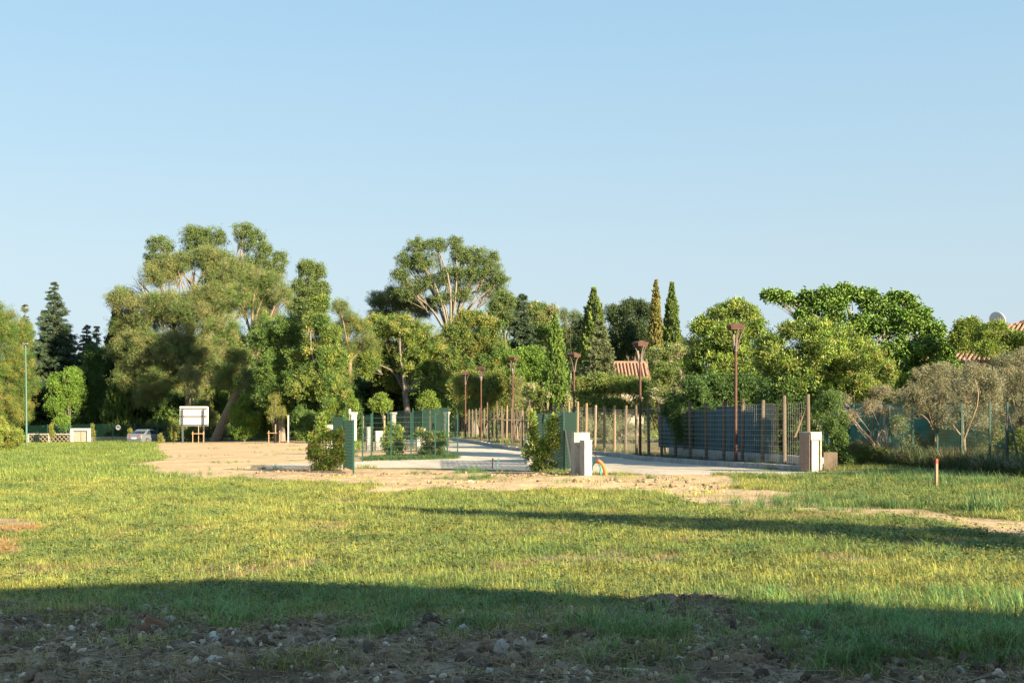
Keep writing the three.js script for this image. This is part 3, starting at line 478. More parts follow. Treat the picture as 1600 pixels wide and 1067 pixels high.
leafy('fig_tree', 'big leaved glossy tree towering over the right hand shrubs', 'tree', { D: 54, X: 1350, lobes: [[1205, 462, 18, 9], [1232, 468, 18, 10], [1262, 466, 20, 14], [1258, 492, 20, 12], [1290, 462, 20, 12], [1322, 456, 24, 14], [1300, 485, 34, 20], [1352, 462, 22, 12], [1372, 478, 30, 18], [1410, 468, 26, 14], [1435, 492, 24, 16], [1405, 505, 40, 24, -10], [1455, 515, 22, 18], [1350, 515, 40, 24, -10], [1440, 545, 36, 24, -10], [1478, 545, 20, 20], [1395, 555, 36, 26, -10], [1440, 580, 30, 16], [1420, 590, 40, 18, -10], [1480, 575, 26, 18], [1330, 540, 40, 24], [1280, 510, 34, 18, 10]], colors: C.big, leaf: 'big', material: GLOSSY, s: .29, dens: .42, fill: .12, blobs: 13, r: .22, bark: M.barkGrey, fork: .45 });
leafy('bush', 'wide laurel hedge with yellow new shoots right of the nearest lamp', 'bush', { D: 39.5, deep: 2.2, X: 1270, lobes: [[1205, 535, 28, 18], [1240, 518, 26, 16], [1275, 515, 26, 16], [1310, 525, 28, 18], [1345, 545, 26, 18], [1215, 570, 34, 24, -8], [1265, 560, 38, 28, -15], [1315, 570, 34, 28, -12], [1360, 580, 30, 24], [1300, 605, 34, 20, -10], [1345, 612, 24, 16], [1225, 605, 34, 24, -20], [1255, 600, 30, 26, -20], [1195, 560, 22, 26, -20], [1285, 545, 40, 26, -20]], colors: C.photY, leaf: 'upr', s: .23, dens: .8, fill: .2, blobs: 17, material: GLOSSY, stems: 10, r: .05, bark: M.barkGrey });
leafy('bush', 'orange tinged shrub with long arching leaves above the white pipes', 'bush', { D: 37.5, X: 1360, lobes: [[1362, 560, 24, 20], [1388, 585, 16, 18], [1345, 595, 22, 16], [1375, 610, 18, 14]], colors: [...C.photY, [.17, .14, .035]], leaf: 'upr', s: .17, stems: 7, r: .03, bark: M.barkWarm, dens: .6 });
leafy('bush', 'yellowish shrub top right of the big leaved tree', 'bush', { D: 52, X: 1522, lobes: [[1506, 510, 16, 11], [1522, 507, 13, 10], [1508, 522, 22, 14], [1530, 520, 16, 12], [1498, 530, 18, 14], [1515, 535, 24, 16]], colors: C.lime, s: .24, stems: 4, r: .05 });
leafy('bush', 'yellow green shrub in front of the tiled roof at the right edge', 'bush', { D: 50, X: 1565, lobes: [[1545, 520, 22, 14], [1562, 512, 14, 12], [1580, 530, 26, 16], [1545, 545, 26, 18], [1605, 535, 22, 18], [1590, 552, 30, 16], [1630, 545, 24, 24]], colors: C.photY, leaf: 'upr', s: .2, material: GLOSSY, stems: 6, r: .05 });
const OL = { colors: C.olive, leaf: 'fine', s: .17, bark: M.barkWarm, r: .07, fork: .32, dens: .5, blobs: 20, material: leafMat(.7, .2) };
leafy('olive_tree', 'silver grey olive tree, left one of three behind the green net', 'olive tree', { ...OL, D: 38, X: 1462, lobes: [[1445, 590, 24, 18], [1470, 582, 24, 17], [1495, 592, 16, 18], [1435, 614, 28, 18], [1478, 612, 28, 20], [1455, 638, 30, 18], [1425, 640, 18, 16], [1480, 660, 22, 20]] });
leafy('olive_tree', 'silver grey olive tree with two pale slanting trunks, middle one of three', 'olive tree', { ...OL, D: 33.5, X: 1520, lean: [-14, 0], lobes: [[1520, 582, 18, 18], [1542, 592, 20, 22], [1510, 606, 24, 22], [1542, 628, 24, 24], [1505, 640, 24, 20], [1480, 652, 20, 16], [1530, 655, 26, 18], [1555, 605, 20, 22]] });
leafy('olive_tree', 'silver grey olive tree at the right edge, last of three', 'olive tree', { ...OL, D: 35, X: 1592, lobes: [[1575, 565, 20, 14], [1600, 560, 22, 16], [1570, 590, 22, 18], [1600, 595, 26, 22], [1630, 580, 24, 24], [1580, 622, 24, 20], [1612, 630, 26, 22], [1650, 610, 30, 26], [1590, 655, 24, 18], [1560, 640, 18, 20], [1625, 660, 30, 22]] });
leafy('bush', 'dry grey green undergrowth between the olive trees and the fence', 'bush', { D: 36.5, X: 1500, lobes: [[1430, 690, 22, 14], [1470, 680, 22, 18], [1510, 690, 20, 14], [1550, 675, 24, 20], [1590, 690, 24, 16], [1405, 665, 16, 16], [1450, 700, 26, 12], [1530, 702, 28, 12], [1340, 700, 20, 12]], colors: [...C.olive, ...C.bushG], leaf: 'fine', s: .15, stems: 14, r: .012, dens: .4 });
leafy('bush', 'leafless greyish bush above the white bent pipes', 'bush', { D: 37, X: 1394, lobes: [[1380, 612, 18, 12], [1405, 622, 18, 14], [1362, 635, 22, 14], [1392, 645, 20, 14], [1325, 650, 20, 16], [1312, 625, 20, 12]], colors: C.grey, leaf: 'fine', s: .15, stems: 12, r: .025, bark: M.barkPale, dens: .18, limbs: 2 });
leafy('bush', 'ivy covered bush between the utility pillar and the green fence', 'bush', { D: 35.6, deep: 1.8, X: 1308, lobes: [[1300, 625, 16, 18], [1280, 640, 12, 20], [1292, 630, 14, 16], [1298, 665, 14, 22], [1312, 690, 14, 22], [1290, 712, 14, 20], [1322, 715, 18, 14], [1316, 660, 10, 20]], colors: [...C.ivy, ...C.mid], s: .13, stems: 7, r: .025, dens: .7 });
leafy('bush', 'reddish bramble at the foot of the green fence below the white pipes', 'bush', { D: 36, X: 1362, lobes: [[1340, 705, 22, 16], [1370, 712, 24, 15], [1400, 716, 22, 13], [1345, 728, 26, 12], [1385, 732, 28, 10]], colors: [...C.bushG, [.2, .12, .06]], s: .12, stems: 7, r: .015, dens: .6 });
leafy('bush', 'yellow green weeds behind the strutted corner post at the right edge', 'bush', { D: 34, X: 1600, lobes: [[1592, 690, 16, 20], [1612, 700, 20, 24], [1590, 715, 22, 14]], colors: C.bushG, leaf: 'upr', s: .13, stems: 6, r: .015 });
// shrubs of the building plots
leafy('bush', 'red green photinia bush left of the near green fence panels', 'bush', { D: 40.5, X: 511, lobes: [[502, 670, 8, 16], [492, 688, 10, 14], [514, 684, 9, 16], [498, 708, 17, 16], [522, 712, 16, 16], [510, 730, 22, 10], [531, 688, 7, 18], [503, 654, 4, 10], [487, 708, 6, 14], [536, 716, 6, 12]], colors: [...C.photR, ...C.photY], leaf: 'upr', s: .22, stems: 11, r: .02, dens: .75, blobs: 6 });
leafy('bush', 'upright green photinia bush left of the white concrete pillars', 'bush', { D: 37, X: 849, lobes: [[833, 672, 6, 20], [862, 668, 6, 18], [838, 695, 11, 16], [858, 698, 12, 18], [844, 714, 18, 14], [850, 731, 24, 8], [829, 652, 3, 12], [872, 690, 6, 16], [866, 658, 3, 10], [826, 708, 7, 14]], colors: [...C.photY, [.2, .23, .05]], leaf: 'upr', s: .22, stems: 12, r: .02, dens: .7, blobs: 6 });
leafy('bush', 'light green bush in the middle of the plot behind the mesh fence', 'bush', { D: 54, X: 616, y: -.05, lobes: [[610, 670, 8, 12], [622, 678, 9, 14], [606, 692, 12, 13], [622, 698, 12, 14], [614, 708, 14, 9]], colors: [...C.photY, ...C.mid], leaf: 'upr', s: .24, stems: 7, r: .02, dens: .8, blobs: 6 });
leafy('bush', 'dark green bush with ochre leaves beside the mesh fence end', 'bush', { D: 53, X: 670, lobes: [[658, 680, 10, 10], [672, 688, 13, 12], [688, 690, 12, 16], [664, 704, 16, 11], [688, 708, 12, 9]], colors: [...C.photR, ...C.deep], leaf: 'upr', s: .24, stems: 7, r: .02, dens: .85, blobs: 6 });
leafy('bush', 'bright light green shrub behind the sandy plot near the sign board', 'bush', { D: 112, X: 381, lobes: [[381, 630, 10, 14], [374, 650, 18, 14], [392, 655, 15, 14], [378, 672, 22, 14], [366, 640, 8, 10]], colors: C.fresh, s: .34, stems: 5, r: .05 });
leafy('young_tree', 'young pale tree with thin upright twigs on the sandy plot', 'tree', { D: 104, X: 430, lobes: [[430, 628, 11, 18], [424, 650, 10, 12], [438, 648, 10, 14]], colors: C.yel, leaf: 'fine', s: .3, stems: 12, r: .04, bark: M.barkPale, dens: .15 });
const twig = (X, D, top, w, label) => leafy('young_tree', label, 'young tree', { D, X, lobes: [[X, top + 7, w * .5, 7], [X + 1, top + 17, w, 7]], colors: C.yel, leaf: 'upr', s: .3, stems: 3, r: .03, dens: .7 });
twig(79, 122, 662, 3.2, 'thin yellowish sapling in front of the lattice wall');
twig(143.5, 122, 662, 2.6, 'thin sapling at the right corner of the white gate');
twig(203, 119, 670, 6, 'leafy yellow sapling left of the silver car');
twig(250, 114, 677, 4.5, 'small sapling in front of the side of the silver car');
twig(270.5, 114, 666, 3, 'narrow sapling right of the silver car');
leafy('bush', 'ivy hedge right of the silver car under the dark trees', 'bush', { D: 128, X: 262, lobes: [[245, 661, 20, 6], [268, 664, 16, 10], [285, 676, 16, 12], [262, 680, 14, 8]], colors: [...C.ivy, ...C.yel], s: .36, stems: 5, r: .04 });
leafy('bush', 'mixed shrubs under the leaning tree right of the sign board', 'bush', { D: 122, X: 335, lobes: [[328, 660, 16, 18], [345, 672, 18, 14], [318, 640, 14, 16], [300, 678, 16, 9], [410, 672, 18, 14]], colors: [...C.bushG, ...C.photR], s: .36, stems: 6, r: .05 });
leafy('bush', 'bushy stump sprouting bare twigs above the sign board', 'bush', { D: 124, X: 300, lobes: [[298, 610, 14, 14], [292, 585, 18, 16], [306, 590, 14, 18], [300, 635, 10, 10]], colors: C.willow, leaf: 'fine', s: .36, stems: 16, r: .12, bark: M.barkPale, dens: .3 });
leafy('tree', 'dense green ivy clad tree under the flowering linden', 'tree', { D: 114, X: 478, lobes: [[450, 640, 30, 30], [478, 625, 30, 30], [500, 650, 30, 34], [420, 660, 28, 26], [530, 640, 26, 34], [400, 640, 24, 24]], colors: [...C.deep, ...C.mid], s: .4, r: .2, dens: .8 });
leafy('tree', 'shaded green tree behind the bright shrub and the sign board', 'tree', { D: 132, X: 372, lobes: [[360, 640, 26, 26], [340, 620, 28, 28], [395, 620, 30, 30], [370, 590, 34, 30], [318, 645, 22, 24], [285, 655, 26, 22], [262, 640, 26, 24]], colors: [...C.deep, ...C.mid], s: .45, r: .2, dens: .8 });
leafy('hedge', 'green clipped hedge behind the white post in the sandy plot', 'hedge', { D: 102, X: 490, lobes: [[470, 655, 16, 20], [492, 660, 18, 20], [512, 655, 14, 18], [475, 676, 20, 10], [500, 678, 18, 10], [536, 650, 16, 20]], colors: C.mid, s: .34, stems: 6, r: .05 });
leafy('bush', 'low yellowish bushes along the left edge of the meadow', 'bush', { D: 84, X: 8, lobes: [[-12, 672, 24, 22], [10, 690, 18, 14], [24, 682, 12, 14], [-16, 700, 26, 18], [4, 704, 18, 10]], colors: [...C.yel, ...C.lime], leaf: 'upr', s: .26, stems: 8, r: .04 });
// staked street trees behind the mesh fence
const ST = (X, D, lobes, label) => { const t = leafy('street_tree', label, 'tree', { D, X, lobes, colors: [...C.fresh, ...C.lime], s: .26, r: .06, fork: .55, group: undefined }); return t; };
ST(548, 98, [[547, 622, 4, 16], [552, 634, 8, 12]], 'slim bright green young tree at the left white gate pillar');
ST(600, 92, [[586, 632, 11, 10], [602, 634, 12, 11], [596, 620, 8, 6]], 'staked young tree with bright crown between two white gate pillars');
ST(672, 84, [[664, 630, 12, 12], [678, 636, 9, 13], [670, 618, 9, 6]], 'staked young tree with bright crown before the right white pillar');
ST(530, 99, [[528, 634, 12, 12], [518, 640, 10, 14]], 'young green tree left of the slim bright tree');

// ------------------------------------------------------------------ fences
function meshFence(name, label, pts, h, o = {}) { // rigid wire mesh between steel posts; every post and every panel is a part
  const y0 = pts.map(([x, D]) => plain(x, D)), root = thing(name, label, 'fence', [pts[0][0], y0[0], -pts[0][1]]), O = root.position;
  const W = (i) => V(pts[i][0] - O.x, y0[i] - O.y, -pts[i][1] - O.z), gx = o.gap ?? .05, gy = o.gapY ?? .2, w = o.wire ?? .006, b0 = o.bottom ?? .04;
  for (let i = 0; i < pts.length; i++) { const p = W(i), hh = h + (o.postUp ?? .05) + (o.lifts?.[i] ?? 0); obj('post', [bar(p.clone().setY(p.y - .3), p.clone().setY(p.y + hh), o.pw ?? .06), box((o.pw ?? .06) + .008, .02, (o.pw ?? .06) + .008, p.x, p.y + hh + .011, p.z)], o.postMat ?? M.greenPost, root); }
  for (let i = 0; i + 1 < pts.length; i++) {
    if (o.skip?.includes(i)) continue;
    const a = W(i), b = W(i + 1), n = Math.round(a.distanceTo(b) / gx), g = [], dy = V(0, o.lifts ? (o.lifts[i] + o.lifts[i + 1]) / 2 : 0, 0);
    for (let j = 1; j < n; j++) { const q = a.clone().lerp(b, j / n).add(dy); g.push(bar(q.clone().setY(q.y + b0), q.clone().setY(q.y + h), w)); }
    for (let y = b0 + .01; y <= h - .005; y += gy) g.push(bar(a.clone().add(dy).setY(a.y + dy.y + y), b.clone().add(dy).setY(b.y + dy.y + y), w * 1.3, w));
    obj('mesh_panel', g, o.mat ?? M.green, root);
  }
  return root;
}
const line = (a, b, n) => Array.from({ length: n + 1 }, (_, i) => [a[0] + (b[0] - a[0]) * i / n, a[1] + (b[1] - a[1]) * i / n]);
meshFence('mesh_fence', 'long green mesh fence along the back of the field under the trees', line([at(40, 128), 128], [at(505, 118), 118], 13), 1.95, { gap: .07, wire: .009, gapY: .2, pw: .07, mat: M.greenPost });
meshFence('mesh_fence', 'near green mesh fence panels running away beside the photinia bush', [[at(552, 38.2), 38.2], [at(537, 41), 41], [at(521, 45), 45]], 1.62, { gap: .03, wire: .008, lifts: [0, .1, .22], gapY: .1, pw: .05 });
meshFence('mesh_fence', 'green mesh fence along the front of the plot with a braced end post', [[at(566, 49.6), 49.6], [at(580, 49.8), 49.8], [at(611, 50), 50], [at(642, 50.3), 50.3], [at(680, 50.8), 50.8], [at(699, 51.2), 51.2], [at(715, 51.6), 51.6]], 1.78, { gap: .05, wire: .0055, gapY: .2, pw: .05, lifts: [.1, .1, .12, .12, .08, .05, .02] });
meshFence('mesh_fence', 'second green mesh fence across the plot behind the light green bush', [[at(566, 62), 62], [at(582, 62), 62], [at(606, 61), 61], [at(645, 60), 60], [at(660, 60), 60], [at(700, 64), 64]], 1.85, { gap: .035, wire: .009, gapY: .12, pw: .05, skip: [1], lifts: [.05, .05, .1, .1, .05, .1] });
{
  const f = meshFence('mesh_fence', 'green mesh fence corner with black braces behind the white pillars', [[at(838, 46), 46], [at(881.5, 36), 36], [at(900, 39.5), 39.5]], 1.78, { gap: .032, wire: .008, gapY: .1, pw: .05 });
  const O = f.position, c = V(at(881.5, 36) - O.x, plain(at(881.5, 36), 36) - O.y, -36 - O.z);
  for (const [dx, dz] of [[.24, .25], [.42, -.9]]) obj('brace', [bar(c.clone().add(V(dx, -.1, dz)), c.clone().add(V(dx * .15, 1.25, dz * .15)), .04)], M.dark, f);
}
{ // right-hand fence: green posts, thin wire, shade net some metres behind
  const Ds = [1327, 1358, 1391, 1427, 1465.5, 1503.7, 1547.7, 1575, 1640].map((X) => [X, 31 * (1547.7 - 560) / (X - 560)]), pts = Ds.map(([X, D]) => [at(X, D), D]);
  const first = [at(1296, 41.5), 41.5], f = meshFence('mesh_fence', 'green post and wire mesh fence along the right side of the meadow', [first, ...pts], 1.72, { gap: .06, gapY: .1, wire: .0035, pw: .048, mat: M.greenPost });
  const O = f.position, [x, D] = pts[7], c = V(x - O.x, plain(x, D) - O.y, -D - O.z);
  for (const [dx, dz] of [[-.2, .35], [.26, .3]]) obj('brace', [bar(c.clone().add(V(dx, -.1, dz)), c.clone().add(V(dx * .1, 1.45, dz * .1)), .04)], M.dark, f);
  // net
  const a = [at(1288, 46), 46], b = [at(1590, 36.5), 36.5], n = thing('shade_net', 'sun bleached green shade net hung behind the olive trees', 'shade net', [a[0], plain(...a), -a[1]]);
  const L = Math.hypot(b[0] - a[0], b[1] - a[1]), g = new THREE.PlaneGeometry(L, 1.62, 160, 16); g.translate(L / 2, .22 + .81 + .08, 0);
  const p = g.attributes.position; for (let i = 0; i < p.count; i++) p.setZ(i, .05 * N3(p.getX(i) * 1.4, p.getY(i) * .8, 2) + .03 * N3(p.getX(i) * 6, p.getY(i) * 2, 5));
  g.computeVertexNormals(); g.rotateY(Math.atan2(b[1] - a[1], b[0] - a[0])); obj('net', g, M.net, n);
  const dir = V((b[0] - a[0]) / L, 0, -(b[1] - a[1]) / L);
  for (let i = 0; i <= 6; i++) { const q = dir.clone().multiplyScalar(L * i / 6).add(V(0, 0, -.1)); obj('post', [bar(q.clone().setY(-.2), q.clone().setY(1.95), .05)], M.greenPost, n); }
  const wl = thing('low_wall', 'low ochre wall under the green shade net', 'wall', [a[0], plain(...a), -a[1]]); const wg = box(L, .5, .15, L / 2, .2, .2); wg.rotateY(Math.atan2(b[1] - a[1], b[0] - a[0])); obj('wall', wg, M.tanWall, wl);
  const st = box(1.1, .75, .16, 0, .3, 0), sw = thing('low_wall', 'short grey wall stub beside the utility pillar', 'wall', [at(1297, 34.2), plain(at(1297, 34.2), 34.2), -34.2]); obj('wall', [box(.40, .55, .15, 0, .22, 0, .1)], M.woodDark, sw);
}
{ // timber post fence with field wire, running back along the road
  const fx = (D) => 8.3 - .2042 * (D - 34), N = 41, step = 1.6, root = thing('timber_fence', 'long fence of round timber posts and wire beside the road', 'fence', [fx(34), plain(fx(34), 34), -34]), O = root.position; reseed(9);
  const P = Array.from({ length: N }, (_, i) => { const D = 34 + i * step * .9797; const x = fx(D); return V(x - O.x, plain(x, D) - O.y, -D - O.z); });
  P.forEach((p, i) => { const g = new THREE.CylinderGeometry(.056, .062, 2.5, 9, 6); const q = metreUV(g); q.translate(0, .85, 0); q.rotateZ(rr(-.02, .02)); const m = obj('post', q, i < 12 || i > 27 ? M.woodDark : i % 4 === 2 ? M.woodGrey : M.wood, root); m.position.copy(p); m.scale.y = rr(.95, 1.02); });
  for (let i = 0; i + 1 < N; i++) {
    const a = P[i].clone().add(V(-.07, 0, 0)), b = P[i + 1].clone().add(V(-.07, 0, 0)), g = [], near = i < 16, w = .0065;
    for (const y of [.06, .2, .35, .5, .65, .8, .96, 1.12, 1.28, 1.44, 1.6, 1.76, 1.9]) g.push(bar(a.clone().setY(a.y + y), b.clone().setY(b.y + y), w));
    for (let j = 1, n = near ? 11 : 6; j < n; j++) { const q = a.clone().lerp(b, j / n); g.push(bar(q.clone().setY(q.y + .06), q.clone().setY(q.y + 1.9), w * .45)); }
    obj('wire_mesh', g, M.wire, root);
  }
  obj('brace', [bar(V(-.35, .9, -.2), V(-.05, 1.75, 0), .05)], M.wood, root);
  // plinth and screens behind the near half of it
  const off = .35, pl = thing('low_wall', 'low grey concrete plinth under the blue screens', 'wall', [O.x + off, O.y, O.z]); const a = P[0], b = P[8], L = a.distanceTo(b), yaw = Math.atan2(-(b.z - a.z), b.x - a.x);
  const wg = box(L, .62, .16, L / 2, .06, 0); wg.rotateY(yaw); obj('wall', wg, M.concGrey, pl);
  const screen = (i0, i1, label, m, top, s) => {
    reseed(s); const A = P[i0].clone(), B = P[i1].clone(), l = A.distanceTo(B), t = thing('screen', label, 'screen', [O.x + A.x + off, O.y + A.y, O.z + A.z]), g = new THREE.PlaneGeometry(l, top - .36, 90, 12); g.translate(l / 2, .37 + (top - .36) / 2, 0);
    const p = g.attributes.position; for (let i = 0; i < p.count; i++) { const x = p.getX(i), y = p.getY(i); p.setZ(i, .045 * Math.sin(x * 9 + 2 * N3(x, 1, s)) * (.5 + .5 * N3(x * .9, y * .3, s)) + .02 * N3(x * 5, y * 3, s)); p.setY(i, y - .05 * Math.abs(N3(x * 1.2, 4, s)) * (y > top - .3 ? 1 : 0)); }
    g.computeVertexNormals(); g.rotateY(yaw); obj('cloth', g, m, t); obj('rail', [bar(V(0, top + .03, -.03), V(B.x - A.x, B.y - A.y + top + .03, B.z - A.z - .03), .03)], M.dark, t);
  };
  const bn2 = M.blueNet.clone(); bn2.color.setRGB(.014, .07, .08);
  screen(5.0, 9, 'dark teal screen behind the left end of the wire fence', bn2, 1.75, 3);
  screen(3, 5, 'bluish screen with a torn top edge behind the wire fence', M.blueNet, 1.85, 4);
  screen(2, 3, 'draped teal and blue screen right of the nearest lamp', bn2, 1.88, 6);
}

// ------------------------------------------------------------------ gate pillars, walls and meter boxes far left and middle
const pillar = (X, D, top, w, label) => { const k = px(D), x = at(X, D), y = plain(x, D), H = EYE + (HZ - top) * k - y, t = thing('gate_pillar', label, 'gate pillar', [x, y, -D], .25, 'white gate pillars'); obj('shaft', [box(w * k * .74, H - .2, w * k * .74, 0, (H - .2) / 2 - .05, 0, 0, .01)], M.white, t); obj('cap', [box(w * k, .14, w * k, 0, H - .13, 0, 0, .02), box(w * k * .86, .06, w * k * .86, 0, H - .22, 0)], M.white, t); return t; };
pillar(552.5, 96, 643, 11, 'white gate pillar with a wide cap beside the slim bright tree');
pillar(614, 94, 643, 11, 'white gate pillar standing behind the light green bush');
pillar(697, 88, 642, 11, 'white gate pillar behind the braced fence end');
{ const p = thing('light_post', 'slim white post with a rounded head left of the gate pillars', 'post', [...G3(546, 95)]); obj('shaft', [box(.07, 2.35, .07, 0, 1.15, 0)], M.steel, p); obj('head', [box(.17, .42, .14, 0, 2.45, 0, 0, .06)], M.white, p); }
const meter = (X, D, w, h, d, label, turn = .3) => { const t = thing('meter_box', label, 'meter box', [...G3(X, D)], turn); obj('cabinet', [box(w, h, d, 0, h / 2 - .03, 0, 0, .012)], M.white, t); obj('lid', [box(w + .03, .05, d + .03, 0, h - .004, 0, 0, .01)], M.conc, t); obj('door', [box(w * .8, h * .55, .015, 0, h * .6, d / 2 + .008, 0, .005)], M.white, t); };
meter(577, 66, .34, 1.28, .3, 'tall narrow white meter box in the plot'); meter(592, 66, .42, 1.0, .34, 'squat white meter box beside the tall narrow one'); meter(516, 62, .42, 1.5, .3, 'white meter box half hidden by the near fence panels'); meter(657, 58, .4, 1.05, .3, 'white meter box behind the dark green bush'); meter(829, 43, .36, .95, .3, 'white meter box behind the upright photinia bush');
{ // lattice wall of pierced concrete blocks
  const D = 124, k = px(D), x0 = at(43, D), t = thing('lattice_wall', 'low wall of pierced concrete blocks with a pale coping at far left', 'wall', [x0, plain(x0, D), -D]), Wd = 66 * k;
  obj('post', [box(.16, 1.0, .16, 0, .5, 0)], M.conc, t); obj('post', [box(.16, 1.0, .16, Wd * .5, .5, 0)], M.conc, t); obj('coping', [box(Wd, .1, .22, Wd / 2, 1.05, 0, 0, .02)], M.conc, t); obj('base', [box(Wd, .16, .2, Wd / 2, 0, 0)], M.woodGrey, t);
  const n = 10, bw = Wd / n - .01, bh = .45, cell = [bar(V(-bw / 2, -bh / 2, 0), V(bw / 2, bh / 2, 0), .05, .1), bar(V(-bw / 2, bh / 2, 0), V(bw / 2, -bh / 2, 0), .05, .098)], g = merged(cell);
  for (let i = 0; i < n; i++) for (let j = 0; j < 2; j++) { const m = obj('lattice_block', g, M.woodGrey, t); m.position.set((i + .5) * Wd / n, .08 + bh / 2 + j * (bh + .01), 0); }
  const b = thing('low_wall', 'low tan wall under the mesh fence left of the car', 'wall', [at(178, 127), plain(at(178, 127), 127), -127]); obj('wall', [box(85 * px(127), .75, .2, 0, .22, 0)], M.tanWall, b);
  const gx = at(125, 121), gt = thing('garden_gate', 'white concrete gate frame with slatted leaves beside the lattice wall', 'gate', [gx, plain(gx, 121), -121], -.12), gw = 32 * px(121), H = 1.35;
  for (const s of [-1, 1]) obj('gatepost', [box(.28, H, .25, s * (gw / 2 - .14), H / 2 - .05, 0, 0, .01)], M.white, gt);
  obj('lintel', [box(gw, .26, .28, 0, H + .06, 0, 0, .01)], M.white, gt); obj('stile', [box(.1, H, .06, .05, H / 2 - .05, -.02)], M.woodGrey, gt);
  for (const s of [-1, 1]) for (let j = 0; j < 6; j++) obj('slat', [box(gw / 2 - .36, .17, .04, s * (gw / 4 - .12) + .03, .08 + j * .205, 0, 0, .008)], M.render, gt);
}
{ const X = 185, D = 124, s = thing('round_sign', 'round white sign with a blue emblem on the back fence', 'sign', [at(X, D), plain(at(X, D), D) + 1.55, -D + .2]); const c = new THREE.CylinderGeometry(.26, .26, .03, 24); c.rotateX(Math.PI / 2); obj('disc', c, M.white, s); const e = new THREE.CylinderGeometry(.15, .15, .012, 20, 1, false, Math.PI * .5, Math.PI * 1.1); e.rotateX(Math.PI / 2); e.translate(0, -.02, .022); obj('emblem', e, mat(.05, .09, .2, { roughness: .5 }), s); }
{ const X = 12, D = 86, s = thing('mesh_screen', 'rounded teal mesh screen in the bushes at the left edge', 'screen', [at(X, D), plain(at(X, D), D) + .75, -D + 1.2]); const sh = new THREE.Shape(); sh.absellipse(0, 0, .42, .55, 0, 6.283); const g = new THREE.ExtrudeGeometry(sh, { depth: .03, bevelEnabled: false, curveSegments: 18 }); obj('panel', g, M.net, s); const rim = new THREE.TorusGeometry(.48, .02, 6, 24); rim.scale(.88, 1.15, 1); obj('rim', rim, M.greenPost, s); }
{ const X = 450, D = 100, p = thing('marker_post', 'thin white marker post at the back of the sandy plot', 'post', [...G3(X, D)]); obj('shaft', [box(.1, 2.3, .1, 0, 1.1, 0)], M.white, p); obj('cap', [box(.14, .05, .14, 0, 2.27, 0)], M.conc, p); }
{ // tall green street light at the left
  const X = 40.5, D = 116, k = px(D), t = thing('street_light', 'tall thin green street light pole at the far left', 'street light', [...G3(X, D)]), H = EYE + (HZ - 538) * k - t.position.y;
  obj('pole', [tube([V(0, -.2, 0), V(-.04, H * .5, 0), V(-.1, H, 0)], .11, .06, 10)], M.greenPole, t); obj('base_plate', [box(.42, .05, .42, 0, .03, 0)], M.greenPole, t); obj('lamp_head', [box(.5, .12, .3, -.05, H + .05, .1, 0, .04)], M.steel, t);
}
{ // site board seen from the back
  const D = 113, k = px(D), x = at(302.5, D), y = plain(x, D), t = thing('site_board', 'big white board on two posts seen from its back', 'sign board', [x, y, -D], .04), w = 44.5 * k, top = EYE + (HZ - 635) * k - y, bot = EYE + (HZ - 666) * k - y, h = top - bot;
  obj('board', [box(w, h, .04, 0, bot + h / 2, -.08)], mat(.66, .65, .62, { roughness: .6 }), t);
  for (const s of [-17, 15.5]) obj('post', [box(.14, top - .15, .1, s * k, (top - .15) / 2 - .1, .1)], mat(.06, .065, .075, { roughness: .6 }), t);
  for (const q of [.1, .5, .94]) obj('rail', [box(w * .93, .12, .07, 0, top - h * q, -.01)], mat(.07, .07, .07, { roughness: .6 }), t);
}
const guard = (X, D, label, h = 1.05, w = .95, m = M.stake) => { const t = thing('tree_guard', label, 'tree guard', [...G3(X, D)], rr(-.3, .3)); for (const s of [-.5, 0, .5]) obj('stake', [bar(V(s * w, -.2, Math.abs(s) < .1 ? -.3 : 0), V(s * w, h * (Math.abs(s) < .1 ? 1.5 : 1), Math.abs(s) < .1 ? -.3 : 0), .06)], m, t); obj('crossbar', [bar(V(-w * .6, h * .82, .06), V(w * .6, h * .82, .06), .06, .05)], m, t); };
reseed(77);
guard(309, 110, 'wooden tree guard of three stakes below the white board'); guard(428, 101, 'wooden tree guard around the young pale tree');
guard(775, 70, 'dark wooden tree guard between the far street lamps', 1.55, .8, M.woodDark); guard(800, 60, 'reddish wooden tree guard beside the third farthest lamp', 1.55, .9, M.woodDark); guard(826, 58, 'wooden tree guard left of the upright photinia bush', 1.55, .6, M.woodDark); guard(762, 76, 'wooden tree guard next to the second farthest lamp', 1.55, .8, M.woodDark);
const stk = (X, D, label) => { const t = thing('tree_stake', label, 'stake', [...G3(X, D)]); obj('stake', [tube([V(0, -.2, 0), V(.02, 2.0, 0)], .07, .06, 8)], M.stake, t); obj('tie', [box(.2, .06, .18, 0, 1.75, 0)], M.dark, t); };
stk(566.5, 80, 'timber stake right of the left white gate pillar'); stk(600, 80, 'timber stake of the young tree between the gate pillars'); stk(671, 74, 'timber stake of the young tree before the right pillar');

